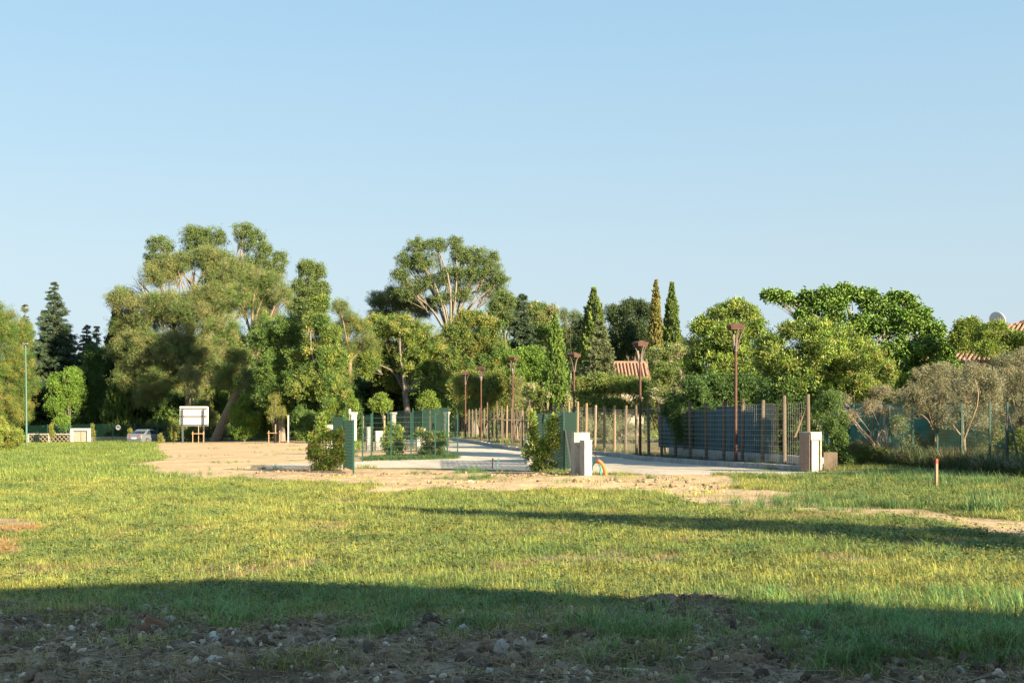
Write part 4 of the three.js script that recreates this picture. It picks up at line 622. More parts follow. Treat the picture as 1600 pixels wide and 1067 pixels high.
// ------------------------------------------------------------------ silver car
{
  const D = 117, X = 229, x = at(X, D), t = thing('parked_car', 'silver saloon car parked behind the sandy plot, seen from behind', 'car', [x, plain(x, D) - .12, -D], -.24);
  const paint = new THREE.MeshPhysicalMaterial({ color: new THREE.Color().setRGB(.22, .24, .265), metalness: .5, roughness: .34, clearcoat: 1, clearcoatRoughness: .08 }), glass = mat(.02, .03, .045, { roughness: .06 }), tyreM = mat(.02, .02, .02), lightR = mat(.45, .02, .02, { roughness: .15 });
  // side profile, rear at +z
  const side = (pts) => new THREE.Shape(pts.map(([a, b]) => new THREE.Vector2(a, b)));
  const loft = (shape, w0, w1, yLo, yHi, bev) => { const g = new THREE.ExtrudeGeometry(shape, { depth: w0 - 2 * bev, bevelEnabled: true, bevelSize: bev * .6, bevelThickness: bev, bevelSegments: 3, curveSegments: 10 }); g.rotateY(-Math.PI / 2); g.translate(w0 / 2 - bev, 0, 0); const p = g.attributes.position; for (let i = 0; i < p.count; i++) { const u = clamp((p.getY(i) - yLo) / (yHi - yLo), 0, 1); p.setX(i, p.getX(i) * (1 + (w1 / w0 - 1) * u * u)); const ez = Math.abs(p.getZ(i)) / 2.3; p.setX(i, p.getX(i) * (1 - .1 * ez * ez * ez)); } g.computeVertexNormals(); return g; };
  const lower = side([[-2.2, .32], [-2.25, .55], [-2.1, .72], [-1.1, .88], [1.5, .96], [2.1, .98], [2.28, .9], [2.3, .6], [2.22, .3], [1.75, .28], [1.62, .55], [1.2, .55], [1.05, .28], [-1.05, .28], [-1.2, .55], [-1.65, .55], [-1.78, .3]]);
  const body = obj('body', [loft(lower, 1.78, 1.6, .6, 1.0, .08)], paint, t);
  const cabin = side([[-1.05, .86], [-.25, 1.33], [.25, 1.43], [.85, 1.4], [1.85, .96], [1.7, .9]]);
  obj('cabin', [loft(cabin, 1.6, 1.16, .9, 1.42, .07)], paint, t);
  const win = (list) => { const g = new THREE.BufferGeometry(), pos = []; const P = list.map((q) => V(...q)); for (let i = 1; i + 1 < P.length; i++) for (const v of [P[0], P[i], P[i + 1]]) pos.push(v.x, v.y, v.z); g.setAttribute('position', new THREE.Float32BufferAttribute(pos, 3)); g.computeVertexNormals(); return g; };
  const gl = mat(.02, .03, .045, { roughness: .06, side: THREE.DoubleSide });
  obj('rear_window', [win([[-.60, 1.36, 1.02], [.60, 1.36, 1.02], [.70, 1.03, 1.80], [-.70, 1.03, 1.80]])], gl, t);
  for (const s of [-1, 1]) { obj('side_window', [win([[s * .80, 1.0, -.75], [s * .66, 1.32, -.15], [s * .63, 1.37, .25], [s * .64, 1.35, .85], [s * .79, 1.0, 1.45]])], gl, t); obj('door_seam', [bar(V(s * .885, .4, .35), V(s * .86, .95, .35), .012)], M.dark, t); obj('door_handle', [box(.03, .035, .2, s * .885, .84, .6, 0, .01)], paint, t); obj('wing_mirror', [box(.18, .13, .09, s * .94, 1.0, -.75, 0, .03)], paint, t); }
  for (const s of [-1, 1]) { obj('tail_light', [box(.40, .19, .12, s * .56, .85, 2.26, s * .22, .03)], lightR, t); for (const z of [-1.4, 1.4]) { const w = new THREE.CylinderGeometry(.32, .32, .21, 22); w.rotateZ(Math.PI / 2); w.translate(s * .79, .32, z); const wh = obj('wheel', [w], tyreM, t); const r = new THREE.CylinderGeometry(.2, .2, .02, 14); r.rotateZ(Math.PI / 2); r.translate(s * .9, .32, z); obj('rim', r, M.steel, wh); } }
  obj('number_plate', [box(.5, .12, .02, 0, .62, 2.345, 0, .004)], mat(.75, .75, .72), t);
  obj('bumper', [box(1.62, .22, .16, 0, .42, 2.22, 0, .05)], paint, t); obj('exhaust', [box(.9, .05, .08, 0, .3, 2.24)], M.dark, t);
}

// ------------------------------------------------------------------ street lamps of rusted steel
{
  const t = thing('street_lamp', 'nearest rust brown street lamp, tallest, in front of the blue screens', 'street lamp', [0, 0, 0], .15, 'rust brown street lamps along the road');
  const H = 4.42, h0 = 3.66;
  obj('base_plate', [box(.26, .03, .26, 0, .015, 0)], M.rustDark, t);
  obj('pole', [tube([V(0, 0, 0), V(0, 1.8, 0), V(0, h0, 0)], .056, .044, 10)], M.rust, t);
  obj('collar', [tube([V(0, h0 - .06, 0), V(0, h0 + .1, 0)], .062, .06, 8)], M.armGrey, t);
  for (const [sx, sz] of [[-1, 0], [1, 0], [0, -1], [0, 1]]) { const q = (r, y) => V(sx * r, y, sz * r); const c = new THREE.CatmullRomCurve3([q(.07, h0 + .02), q(.10, h0 + .22), q(.165, h0 + .45), q(.265, H - .13)]), g = []; const pts = c.getPoints(6); for (let i = 0; i < 6; i++) g.push(bar(pts[i], pts[i + 1].clone().lerp(pts[i], -.06), sx ? .018 : .055, sx ? .055 : .018)); obj('arm', g, M.armGrey, t); }
  obj('lamp_holder', [tube([V(0, h0 + .08, 0), V(0, h0 + .2, 0)], .035, .03, 8)], M.steel, t);
  const lower = new THREE.CylinderGeometry(.335, .285, .115, 4, 1); lower.rotateY(Math.PI / 4); lower.translate(0, H - .072, 0); const upper = new THREE.CylinderGeometry(.13, .335, .06, 4, 1); upper.rotateY(Math.PI / 4); upper.translate(0, H + .016, 0); const rim = box(.43, .02, .43, 0, H - .138, 0);
  const cap = obj('cap', [metreUV(lower), metreUV(upper), rim], M.rust, t); obj('finial', [box(.15, .05, .15, 0, H + .042, 0, 0, .008)], M.rustDark, cap);
  const L = [[1150, 38], [1000.5, 45.8, 'dark street lamp with its foot on the kerb, second nearest'], [897, 55.8, 'street lamp rising behind the green mesh corner and white pillars'], [801, 62, 'street lamp among the reddish tree guards, third from the far end'], [751.5, 73, 'thin street lamp second from the far end of the road'], [727, 80, 'farthest and smallest street lamp before the hedge']];
  L.forEach(([X, D, label], i) => { const o = i ? t.clone() : t; if (i) { o.name = numbered('street_lamp'); scene.add(o); o.userData.label = label; } o.position.set(at(X, D), plain(at(X, D), D) - .02, -D); o.rotation.y = .15 + .3 * i; });
}

// ------------------------------------------------------------------ things at the near edge of the road
{
  const D = 34.3, t = thing('concrete_pillar', 'tall white concrete pillar, back one of the pair on the sand', 'pillar', [...G3(907, D, -.02)], .26); obj('shaft', [box(.47, 1.22, .3, 0, .58, 0, 0, .012)], M.conc, t); obj('cap', [box(.475, .03, .305, 0, 1.2, 0, 0, .005)], M.conc, t);
  const b = thing('concrete_pillar', 'shorter white concrete pillar, front one of the pair on the sand', 'pillar', [...G3(915.5, D - .42, -.02)], .42); obj('shaft', [box(.24, 1.0, .30, 0, .48, 0, 0, .012)], M.conc, b); obj('lid', [box(.25, .03, .31, 0, .99, 0, 0, .005)], M.white, b);
  const P = (X, Y, Dq, z = 0) => V(at(X, Dq), EYE + (HZ - Y) * px(Dq), -Dq + z), arc = (name, label, pts, r, m, rib) => { const base = V(pts[0].x, pts[0].y, pts[0].z), q = pts.map((p) => p.clone().sub(base)), t = thing(name, label, 'conduit', [base.x, base.y, base.z]); obj('tube', [tube(q, r, r, 10, 26)], m, t); if (rib) { const c = new THREE.CatmullRomCurve3(q), g = []; for (let i = 0; i < 40; i++) { const s = new THREE.TorusGeometry(r * 1.02, r * .22, 5, 10), a = c.getPointAt(i / 40), d = c.getTangentAt(i / 40); s.applyQuaternion(new THREE.Quaternion().setFromUnitVectors(V(0, 0, 1), d)); s.translate(a.x, a.y, a.z); g.push(s); } obj('rib', g, m, t); } };
  arc('conduit', 'thick orange conduit bending out of the sand beside the white pillars', [P(947.5, 748, 34), P(944.5, 732, 34), P(938, 722, 34), P(933, 721, 34.1)], .045, M.orange, true);
  arc('conduit', 'green conduit looping beside the orange one', [P(924.5, 738, 34.2), P(926, 727, 34.2), P(932, 721, 34.2), P(938.5, 729, 34.2), P(937.5, 745, 34.2)], .026, M.tubeGreen, true);
  arc('conduit', 'thin black cable curving from the shorter white pillar', [P(924, 709, 34.1), P(931, 712, 34.1), P(939, 721, 34.1)], .014, M.dark);
  arc('conduit', 'pale green tube end poking out of the weeds by the road', [P(776, 729, 40), P(777.5, 722, 40), P(780.5, 717.5, 40)], .03, mat(.35, .55, .45));
  const s = thing('metal_rod', 'short rusty rod upright in the weeds beside the road', 'rod', [at(769, 40), plain(at(769, 40), 40) - .05, -40]); obj('shaft', [tube([V(0, 0, 0), V(.02, .36, 0)], .022, .02, 6)], M.rustDark, s); obj('cap', [tube([V(.02, .33, 0), V(.02, .38, 0)], .03, .03, 6)], M.red, s);
  const v = thing('survey_stake', 'wooden survey stake with a red painted top in the meadow', 'stake', [...G3(1464, 25.2)], .3); obj('shaft', [box(.05, .82, .05, 0, .2, 0, 0, .004)], mat(.32, .20, .13, { map: T.wood }), v); obj('painted_top', [box(.053, .1, .053, 0, .565, 0, 0, .004)], M.red, v);
}
{ // utility pillar: brown brick cheek and a white rendered recess
  const D = 33.6, t = thing('utility_pillar', 'utility pillar with brown brick side and white rendered niche', 'utility pillar', [...G3(1266, D)], .48);
  const H = 1.12; t.scale.set(1.22, 1, 1.22); obj('body', [box(.30, H, .34, 0, H / 2 - .03, 0)], M.conc, t);
  obj('lintel', [box(.304, .19, .05, .0, H - .125, .19)], M.render, t);
  for (const s of [-1, 1]) obj('jamb', [box(.028, H - .2, .05, s * .138, (H - .2) / 2 - .03, .19)], s < 0 ? M.dark : M.render, t);
  obj('cap', [box(.34, .03, .40, 0, H - .014, .01, 0, .006)], M.conc, t);
  reseed(8); const n = 17, bh = (H - .04) / n; const bg = box(.02, bh - .012, .345, 0, 0, 0, 0, .003); for (let i = 0; i < n; i++) { const m = obj('brick', bg, M.brown, t); m.position.set(-.163 - rr(0, .004), i * bh + bh / 2 - .02, .01); } obj('mortar', [box(.012, H - .05, .34, -.157, H / 2 - .04, .01)], M.concGrey, t);
}
{ // bent white pipes behind the green fence
  const D = 37.5, t = thing('pipe_frame', 'white bent pipes forming two arches and a tall strut behind the fence', 'pipe frame', [...G3(1376, D)]), k = px(D), q = (X, Y, z = 0) => V((X - 1376) * k, EYE + (HZ - Y) * k - t.position.y, z);
  const arc = (a, b, Y0, top, z) => obj('arch', [tube([q(a, Y0, z), q(a, top + 12, z), q(a + (b - a) * .2, top + 3, z), q((a + b) / 2, top, z), q(b - (b - a) * .2, top + 3, z), q(b, top + 12, z), q(b, Y0, z)], .025, .025, 8, 24)], M.pipe, t);
  arc(1361, 1376, 712, 671, 0); arc(1369, 1381, 712, 672, .25);
  obj('strut', [tube([q(1381, 714), q(1381.5, 690), q(1382, 652)], .035, .035, 8)], M.pipe, t); obj('strut', [tube([q(1391, 714), q(1387, 680), q(1382.5, 655)], .025, .025, 8)], M.pipe, t);
}

// ------------------------------------------------------------------ meadow
function blades(n, rad, h, w, lean, seg = 3) {
  const pos = [];
  for (let i = 0; i < n; i++) {
    const a = R() * 6.283, r = Math.sqrt(R()) * rad, b = R() * 6.283, x = Math.cos(a) * r, z = Math.sin(a) * r, hh = h * rr(.45, 1.15), l = lean * rr(.2, 1.3) * hh, ww = w * rr(.7, 1.3) / 2, sx = -Math.sin(b) * ww, sz = Math.cos(b) * ww;
    const p = (t, s) => { const f = l * t * t, y = hh * t * (1 - .35 * t * l / hh); return [x + Math.cos(b) * f + sx * s * (1 - t * t), y, z + Math.sin(b) * f + sz * s * (1 - t * t)]; };
    for (let k = 0; k < seg; k++) { const t0 = k / seg, t1 = (k + 1) / seg, A = p(t0, 1), B = p(t0, -1), c = p(t1, 1), d = p(t1, -1); pos.push(...A, ...B, ...c); if (k < seg - 1) pos.push(...B, ...d, ...c); }
  }
  const g = new THREE.BufferGeometry(); g.setAttribute('position', new THREE.Float32BufferAttribute(pos, 3)); g.computeVertexNormals(); return g;
}
function herbs(n, rad, L, W) { const pos = []; for (let i = 0; i < n; i++) { const a = R() * 6.283, r = Math.sqrt(R()) * rad, b = R() * 6.283, p = V(Math.cos(a) * r, rr(.01, .07), Math.sin(a) * r), d = V(Math.cos(b), rr(-.1, .7), Math.sin(b)).normalize(), s = V(-Math.sin(b), rr(-.3, .3), Math.cos(b)), l = L * rr(.6, 1.2), w = W * rr(.6, 1.2) / 2; const q = (t, u, y = 0) => [p.x + d.x * l * t + s.x * w * u, p.y + d.y * l * t + s.y * w * u + y, p.z + d.z * l * t + s.z * w * u]; pos.push(...q(0, 0), ...q(.5, 1, .004), ...q(1, 0), ...q(0, 0), ...q(1, 0), ...q(.5, -1, .004)); } const g = new THREE.BufferGeometry(); g.setAttribute('position', new THREE.Float32BufferAttribute(pos, 3)); g.computeVertexNormals(); return g; }
reseed(41);
const TUFT = { lawn: [0, 1, 2].map(() => blades(30, .13, .085, .0052, 1.0)), long: [0, 1].map(() => blades(30, .12, .27, .0062, 1.1, 4)), far: [0, 1].map(() => blades(22, .26, .16, .014, .6, 2)), straw: blades(22, .14, .09, .0035, 1.5, 2), herb: herbs(26, .13, .04, .022) };
const yawQ = () => new THREE.Quaternion().setFromAxisAngle(UP, R() * 6.283);
const gcol = (x, D) => { // patches of yellow, fresh and bluish grass
  const n = fbm(x * .35, D * .28, 12, 3), m = N3(x * 1.6, D * 1.2, 15), t = clamp(.55 + .7 * n + .35 * m, 0, 1), a = [.15, .22, .045], b = [.33, .335, .075];
  const k = N3(x * 3.1, D * 2.6, 33); return vary(a.map((v, i) => lerp(v, b[i], t) * (1 + .45 * k)), .42, .16);
};
const lists = { lawn: [[], [], []], long: [[], []], far: [[], []], straw: [[]], herb: [[]] };
const put = (k, x, D, s, c, sy = 1) => { const l = lists[k][Math.floor(R() * lists[k].length)]; l.push([V(x, gnd(x, D) - .004, -D), yawQ(), V(s, s * sy, s), c]); };
function scatter(D0, D1, per, fn, lo = -1, hi = 1) { const n = Math.round(per * (hi - lo) * .46 * (D1 * D1 - D0 * D0) / 2); for (let i = 0; i < n; i++) { const D = Math.sqrt(rr(D0 * D0, D1 * D1)), x = rr(lo, hi) * (.46 * D + .6); fn(x, D); } }
const clumpy = (x, D) => .5 + .9 * N3(x * .8, D * .8, 21) + .5 * N3(x * 2.4, D * 2.4, 22);
// rank dark grass at the border of the bare ground, thickest on the right
const rank = (x, D) => Math.max(ss(x, 1.45, 2.3) * (1 - ss(x, 6, 7)) * ss(D, 7.25, 7.6) * (1 - ss(D, 9.6, 11)), .8 * Math.exp(-((x + 1.2) ** 2) / 2.2 - (D - 10.4) ** 2 / .5), .95 * Math.exp(-((x - .85) ** 2) / .18 - (D - 8.7) ** 2 / .55), .9 * Math.exp(-((x + 1.05) ** 2) / .03 - (D - 8.9) ** 2 / .05), .8 * Math.exp(-((x + .15) ** 2) / .06 - (D - 9.0) ** 2 / .1), .7 * Math.exp(-((x + 2.3) ** 2) / .5 - (D - 10) ** 2 / .5));
scatter(6.6, 12.5, 330, (x, D) => {
  const b = bareAt(x, D), r = rank(x, D), c = gcol(x, D);
  if (R() < r * .17) put('long', x, D, rr(.45, .95), vary([.16, .29, .075], .35, .2));
  if (D < 11.5 && R() > .62 + .75 * clumpy(x, D)) return;
  if (R() > b * 1.06 - .02 || R() < r * .8 || (R() < .5 && N3(x * 1.3, D * 1.3, 44) > .34 && D > 7.3)) put('lawn', x, D, rr(.6, 1.2), c, rr(.6, 1.3) * (1 + .3 * clumpy(x, D)));
  if (R() < .07 + .3 * b * clumpy(x, D)) put('straw', x, D, rr(.6, 1.3), vary([.34, .26, .12], .3, .1));
  if (R() < .10 * (1 - b)) put('herb', x, D, rr(.6, 1.3), vary([.09, .15, .04], .3, .15));
});
scatter(12.5, 20, 165, (x, D) => {
  if (sandAt(x, D) > .3 && R() < .97) return;
  const th = fbm(x * .75, D * .6, 61, 3); if (th > .33 && R() < .75) { if (R() < .3) put('straw', x, D, rr(.7, 1.3), vary([.36, .25, .12], .3, .1)); return; }
  if (R() < dryAt(x, D) * .93) { if (R() < .4) put('straw', x, D, rr(.7, 1.4), vary([.42, .22, .09], .25, .1)); return; }
  const k = clumpy(x, D); if (R() < .9 + .2 * k) put('lawn', x, D, rr(.7, 1.25), gcol(x, D), rr(.6, 1.25) * (1 + .35 * k));
  if (R() < .045 + .07 * Math.max(0, -N3(x * .9, D * .7, 30))) put('straw', x, D, rr(.8, 1.5), vary([.38, .28, .12], .3, .1));
  if (R() < .09) put('herb', x, D, rr(.8, 1.7), vary([.10, .16, .04], .3, .15));
  if (R() < .004 + .05 * Math.max(0, N3(x * .9, D * .8, 71) - .15)) put('long', x, D, rr(.5, .85), vary([.17, .25, .06], .3, .15));
});
scatter(20, 36, 80, (x, D) => {
  const s = sandAt(x, D), k = clumpy(x, D); if (inRoad(x, D) || (s > .3 && R() < .985) || (R() < dryAt(x, D) * .93)) return;
  if (fbm(x * .6, D * .45, 61, 3) > .36 && R() < .7) return; put('lawn', x, D, rr(.9, 1.6), gcol(x, D), rr(.6, 1.2) * (1 + .4 * k)); if (R() < .03) put('straw', x, D, rr(1, 1.7), vary([.38, .28, .12], .3, .1)); if (R() < .05) put('herb', x, D, rr(1, 2), vary([.10, .16, .04], .3, .15)); if (x > 6 && R() < .05) put('long', x, D, rr(.6, 1), vary([.11, .17, .05], .25, .15));
});
scatter(36, 126, 11, (x, D) => { const s = sandAt(x, D); if (inRoad(x, D) || (s > .3 && R() < .997) || (x > -5 && D > 36 && x < 9 && R() < .97)) return; const c = gcol(x, D); put('far', x, D, rr(.8, 1.5) * (D > 70 ? 1.35 : 1), c.map((v, i) => v * [.68, .80, .75][i]), rr(.7, 1.3)); }, -1.02, .98);
// weeds on the sand by the road and along the right-hand fence
const weed = (X, Y, n, sp, s, c) => { const [x, D] = gp(X, Y); for (let i = 0; i < n; i++) { const a = x + gauss() * sp, b = D + gauss() * sp * 1.6; put(R() < .5 ? 'long' : 'lawn', a, b, s * rr(.7, 1.2), vary(c, .25, .15)); } };
const wc = [.11, .20, .05];
for (const [X, Y, n, sp, s] of [[735, 738, 46, .42, .95], [750, 748, 40, .5, .8], [700, 748, 16, .3, .7], [657, 740, 22, .22, .7], [1330, 792, 60, .9, 1], [1210, 789, 55, .8, 1], [1290, 779, 50, 1.1, 1], [1230, 752, 60, 1.2, .9], [1520, 798, 30, .3, 1.5], [1410, 792, 30, .4, 1.1], [1025, 748, 8, .25, .7], [880, 752, 6, .3, .6], [420, 733, 20, .8, .7], [360, 722, 16, .9, .7], [300, 714, 16, 1.4, .7], [270, 742, 50, 1.6, .9], [1350, 748, 90, 1.6, 1.1], [1470, 752, 90, 1.6, 1.1], [1560, 758, 90, 1.6, 1.2]]) weed(X, Y, n, sp, s, wc);
reseed(52);
for (let i = 0; i < 800; i++) { const u = R(), X = 1295 + u * 330, D = 31 * (1547.7 - 560) / (X - 560) + rr(-1.6, .8), x = at(X, D); put('long', x, D, rr(1.3, 3), R() < .35 ? vary([.24, .20, .09], .25, .1) : vary([.085, .13, .04], .3, .15)); }
for (let i = 0; i < 420; i++) { const D = rr(34, 60), x = 8.3 - .2042 * (D - 34) + rr(-.45, .5); put('long', x, D, rr(.5, 1.3), R() < .4 ? vary([.22, .20, .09], .25, .1) : vary([.09, .14, .045], .3, .15)); }
for (let i = 0; i < 500; i++) { const D = rr(50.4, 54), x = rr(-6.2, -2.4); put('far', x, D, rr(.7, 1.2), vary([.07, .14, .03], .3, .15)); }
{
  const g = thing('grass', 'short yellow green grass covering the meadow', 'grass', [0, 0, 0]); g.userData.kind = 'stuff';
  for (const [k, ls] of Object.entries(lists)) ls.forEach((l, i) => { if (l.length) instances(k === 'straw' ? 'straw' : k === 'herb' ? 'herbs' : 'grass_tufts', [].concat(TUFT[k])[i], GRASS, l, g); });
}

// ------------------------------------------------------------------ stones, clods and litter on the bare ground
function rockGeo(det, amp, s) { const g = new THREE.IcosahedronGeometry(1, det), p = g.attributes.position, v = V(0, 0, 0); for (let i = 0; i < p.count; i++) { v.fromBufferAttribute(p, i); const n = 1 + amp * fbm(v.x * 1.1 + s, v.y * 1.1, v.z * 1.1 + s, 3); v.multiplyScalar(n); v.y = Math.max(v.y, -.5); p.setXYZ(i, v.x, v.y, v.z); } g.computeVertexNormals(); return metreUV(g); }
const rocks = [0, 1, 2, 3].map((i) => rockGeo(3, .55, i * 3.3)), rockM = [mat(.36, .325, .28, { map: T.conc, bumpMap: T.conc, bumpScale: .01 }), mat(.46, .44, .41, { map: T.conc, bumpMap: T.conc, bumpScale: .01 }), mat(.26, .20, .155, { map: T.conc, bumpMap: T.conc, bumpScale: .01 }), mat(.36, .45, .52, { map: T.conc, roughness: .6 })];
const stone = (X, Y, w, h, m, label, turn = 0, gi = 0) => { const [x, D] = gp(X, Y), k = px(D), t = obj('stone', rocks[gi], rockM[m]); t.position.set(x, gnd(x, D) + h * k * .1, -D); t.scale.set(w * k / 2, h * k * .62, w * k * .4); t.rotation.y = turn; tag(t, label, 'stone'); };
stone(335, 1014, 13, 9, 3, 'rounded bluish pebble on the bare soil at left', .3, 1); stone(333, 1045, 30, 10, 1, 'flat white stone lying near the bottom left', .1, 2); stone(385, 1020, 13, 8, 1, 'small pale stone right of the bluish pebble', 1, 0); stone(423, 1015, 24, 11, 0, 'oblong beige stone in the middle of the bare soil', .2, 3); stone(470, 1017, 18, 16, 2, 'round brown stone left of the grass tuft', .6, 1); stone(783, 1032, 26, 26, 0, 'tall angular grey stone at the bottom centre', .5, 3); stone(764, 1056, 16, 12, 1, 'white chip of stone below the angular grey one', 1.3, 2); stone(762, 1032, 18, 12, 2, 'brownish stone touching the angular grey one', .2, 0);
stone(725, 1002, 17, 14, 1, 'whitish stone left of the low green tuft', .2, 1); stone(594, 972, 18, 12, 0, 'grey stone half hidden in grass behind the bare soil', .9, 0); stone(735, 973, 14, 9, 0, 'small grey stone at the grass edge in the centre', .2, 2); stone(818, 960, 17, 12, 0, 'flat stone in front of the grass above the bare patch', 1.2, 3); stone(1090, 1000, 20, 15, 1, 'pale stone left of the round brown boulder', .4, 2); stone(1180, 1000, 22, 15, 2, 'round brown boulder at the middle right', .3, 1); stone(1244, 991, 15, 10, 0, 'greyish stone, upper one of two left of the tall grass', .3, 0); stone(1256, 1002, 16, 8, 1, 'pale flat stone, lower one of two left of the tall grass', .1, 3); stone(1578, 992, 34, 11, 1, 'long white stone in the grass at the right edge', .15, 2); stone(824, 1040, 12, 7, 1, 'small white stone right of the angular grey one', .4, 0);
stone(170, 1028, 18, 20, 2, 'dark upright stone on the bare soil at the left', .4, 3); stone(240, 1048, 34, 8, 0, 'thin flat grey slab of stone near the bottom left', .1, 2); stone(134, 1065, 10, 6, 1, 'tiny white stone at the very bottom left', .1, 0); stone(1075, 905, 22, 5, 1, 'pale flat stone in the sunlit grass', .2, 2); stone(536, 978, 14, 8, 1, 'whitish stone at the top of the bare soil', .2, 1);
stone(735, 752.5, 10, 4.5, 1, 'white stone among weeds on the sand', .2, 0); stone(265, 985, 17, 9, 0, 'light stone beside the curled brown leaf', .5, 3); stone(500, 980, 20, 12, 0, 'grey beige stone behind the grass tuft', .7, 1);
{ // broken bark and a wood chip
  const [x, D] = gp(242, 1000), k = px(D), b = thing('dry_bark', 'curled reddish brown strip of dry bark on the soil', 'bark', [x, gnd(x, D), -D], .5); const g = new THREE.CylinderGeometry(.05, .03, 40 * k, 10, 6, true, 0, 2.6); g.rotateZ(Math.PI / 2 - .35); g.translate(0, .06, 0); obj('strip', g, mat(.23, .10, .055, { side: THREE.DoubleSide, map: T.bark }), b); const g2 = new THREE.CylinderGeometry(.03, .045, 30 * k, 8, 4, true, 0, 2.4); g2.rotateZ(Math.PI / 2 + .15); g2.translate(-.12, .03, .05); obj('flake', g2, mat(.18, .085, .05, { side: THREE.DoubleSide, map: T.bark }), b);
  const [cx, cD] = gp(988, 1052), c = thing('wood_chip', 'pale split piece of wood lying in front of the green tuft', 'wood chip', [cx, gnd(cx, cD) + .02, -cD], -.25); obj('chip', [box(.2, .018, .03, 0, 0, 0, 0, .006)], mat(.45, .42, .24, { map: T.wood }), c);
  const [lx, lD] = gp(1015, 972), l = obj('clod', rocks[2], mat(.07, .045, .03, { map: T.bark, roughness: 1 })); l.position.set(lx, gnd(lx, lD) + .05, -lD); l.scale.set(.035, .06, .03); tag(l, 'small upright dark clod on the bare patch right of centre', 'clod');
}
reseed(63);
{
  const small = [rockGeo(1, .6, 2), rockGeo(1, .6, 7)], chips = [[], []], sticks = [], clods = [[], []];
  scatter(6.2, 12, 260, (x, D) => { const b = bareAt(x, D); if (R() > b * .95 + .02) return; const s = .004 + .028 * Math.pow(R(), 6); chips[R() < .5 ? 0 : 1].push([V(x, gnd(x, D) + s * .2, -D), randQ(), V(s, s * .7, s), vary([.42, .37, .30], .5, .05)]); });
  scatter(6.2, 11, 190, (x, D) => { const b = bareAt(x, D); if (R() > b) return; const s = .012 + .045 * Math.pow(R(), 3) * (1 - .3 * R()); clods[R() < .5 ? 0 : 1].push([V(x, gnd(x, D) + s * .1, -D), randQ(), V(s, s * .75, s), vary([.16, .115, .08], .55, .06)]); });
  scatter(6.4, 12, 190, (x, D) => { const b = bareAt(x, D); if (R() > b * .9) return; const l = rr(.05, .28), q = new THREE.Quaternion().setFromEuler(new THREE.Euler(rr(-.25, .25), R() * 6.28, rr(-.25, .25))); sticks.push([V(x, gnd(x, D) + rr(.004, .03), -D), q, V(l, 1, 1), vary(R() < .6 ? [.30, .24, .14] : [.13, .085, .055], .3, .06)]); });
  const r = thing('rubble', 'small stones and crumbs of earth strewn over the bare ground', 'rubble', [0, 0, 0]); r.userData.kind = 'stuff'; const rm = mat(1, 1, 1, { map: T.conc, roughness: 1 }), sm = mat(1, 1, 1, { map: T.soil, roughness: 1 });
  chips.forEach((c, i) => instances('pebbles', small[i], rm, c, r)); clods.forEach((c, i) => instances('clods', small[i], sm, c, r));
  const st = new THREE.CylinderGeometry(.0022, .003, 1, 4); st.rotateZ(Math.PI / 2); const d = thing('dry_litter', 'dry straw and thin twigs scattered on the bare ground', 'litter', [0, 0, 0]); d.userData.kind = 'stuff'; instances('twigs', st, mat(1, 1, 1), sticks, d);
  const sand = [[], []]; for (const [X, Y, n, sx, sd] of [[450, 737, 260, 1.1, 1.0], [520, 742, 160, .7, .6], [850, 742, 240, 1.0, .5], [780, 745, 120, .8, .5], [640, 742, 120, 1.3, .6], [980, 752, 160, 1.5, .8], [1120, 760, 160, 1.6, 1.2], [700, 755, 90, 1.5, .7]]) { const [x, D] = gp(X, Y); for (let i = 0; i < n * .7; i++) { const a = x + gauss() * sx, b = D + gauss() * sd, s = .012 + .045 * Math.pow(R(), 3); if (!inRoad(a, b)) sand[i & 1].push([V(a, gnd(a, b) + s * .15, -b), randQ(), V(s, s * .7, s), vary(R() < .4 ? [.17, .115, .07] : [.33, .235, .145], .25, .05)]); } }
  const e = thing('earth_clods', 'lumps of sandy earth heaped along the road edge', 'earth', [0, 0, 0]); e.userData.kind = 'stuff'; sand.forEach((c, i) => instances('clods', small[i], sm, c, e));
}

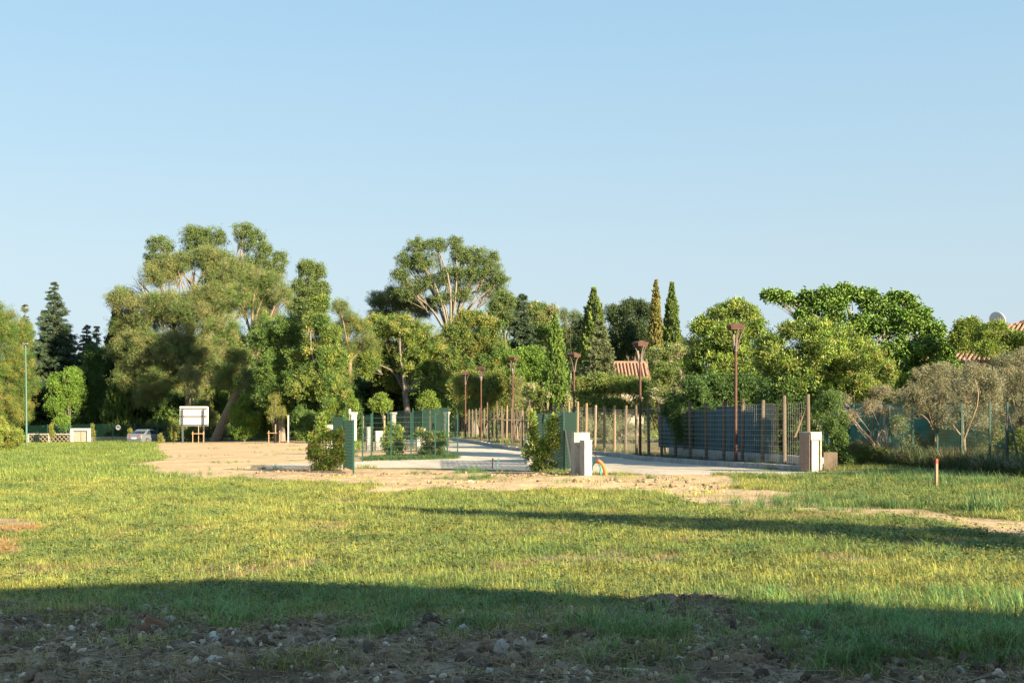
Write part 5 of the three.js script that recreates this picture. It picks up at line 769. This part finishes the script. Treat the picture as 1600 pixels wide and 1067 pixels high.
// ------------------------------------------------------------------ what stands beside and behind the camera and throws the long shadows
gableHouse('house', 'house beside the meadow behind the viewpoint whose shadow lies on the near grass', [15.0, .25, 5.6], 21, 9.6, 4.6, 1.7, -.42, M.render);
{ const D = 1, m = (v) => v / D * F, X0 = 800 + m(12), b = HZ - m(plain(12, 1) - EYE), lob = []; reseed(91); for (let i = 0; i < 9; i++) { const u = i / 8, x = lerp(8.6, 21, u), d = lerp(.9, -4.2, u), h = rr(4.3, 6.2); lob.push([800 + m(x), b - m(h - 1.2), m(rr(.9, 1.4)), m(1.2), m(1) * (d - 1) * -1]); lob.push([800 + m(x), b - m(1.4), m(1.3), m(1.4), m(1) * (d - 1) * -1]); }
  leafy('hedge', 'uneven hedge along the house behind the viewpoint', 'hedge', { D, X: X0, lobes: lob.map(([a, c, d, e, f]) => [a, c, d, e, -f]), colors: C.mid, s: .34, stems: 8, r: .05, dens: .35 }); }
conifer('cypress_tree', 'cypress beside the meadow out of view that throws the narrow shadow', { D: 2.2, X: 800 + 20.4 / 2.2 * F, top: 655 - 9.4 / 2.2 * F, w: 3.3 / 2.2 * F, colors: C.cypG, s: .4, dens: .6 });
{ // row of trees along the right border of the meadow
  const row = [[21.5, 9, 5.6], [23.5, 13, 6.0], [24.8, 18.6, 7.9], [27.5, 23.5, 6.6], [30, 27, 6.6], [33, 30, 6.8]];
  row.forEach(([x, D, h], i) => { const m = (v) => v / D * F, X = 800 + m(x), b = HZ - m(plain(x, D) - EYE), Y = (y) => b - m(y); leafy('border_tree', ['first', 'second', 'third', 'fourth', 'fifth', 'sixth'][i] + ' broad tree in the row beyond the right border of the meadow', 'tree', { D, X, lobes: [[X, Y(h * .8), m(1.5), m(h * .2)], [X - m(1.3), Y(h * .6), m(1.3), m(h * .22)], [X + m(1.3), Y(h * .6), m(1.3), m(h * .22)], [X, Y(h * .4), m(1.9), m(h * .25)]], colors: C.mid, s: .5, r: .2, seed: 300 + i }); });
}
renderer.render(scene, camera);
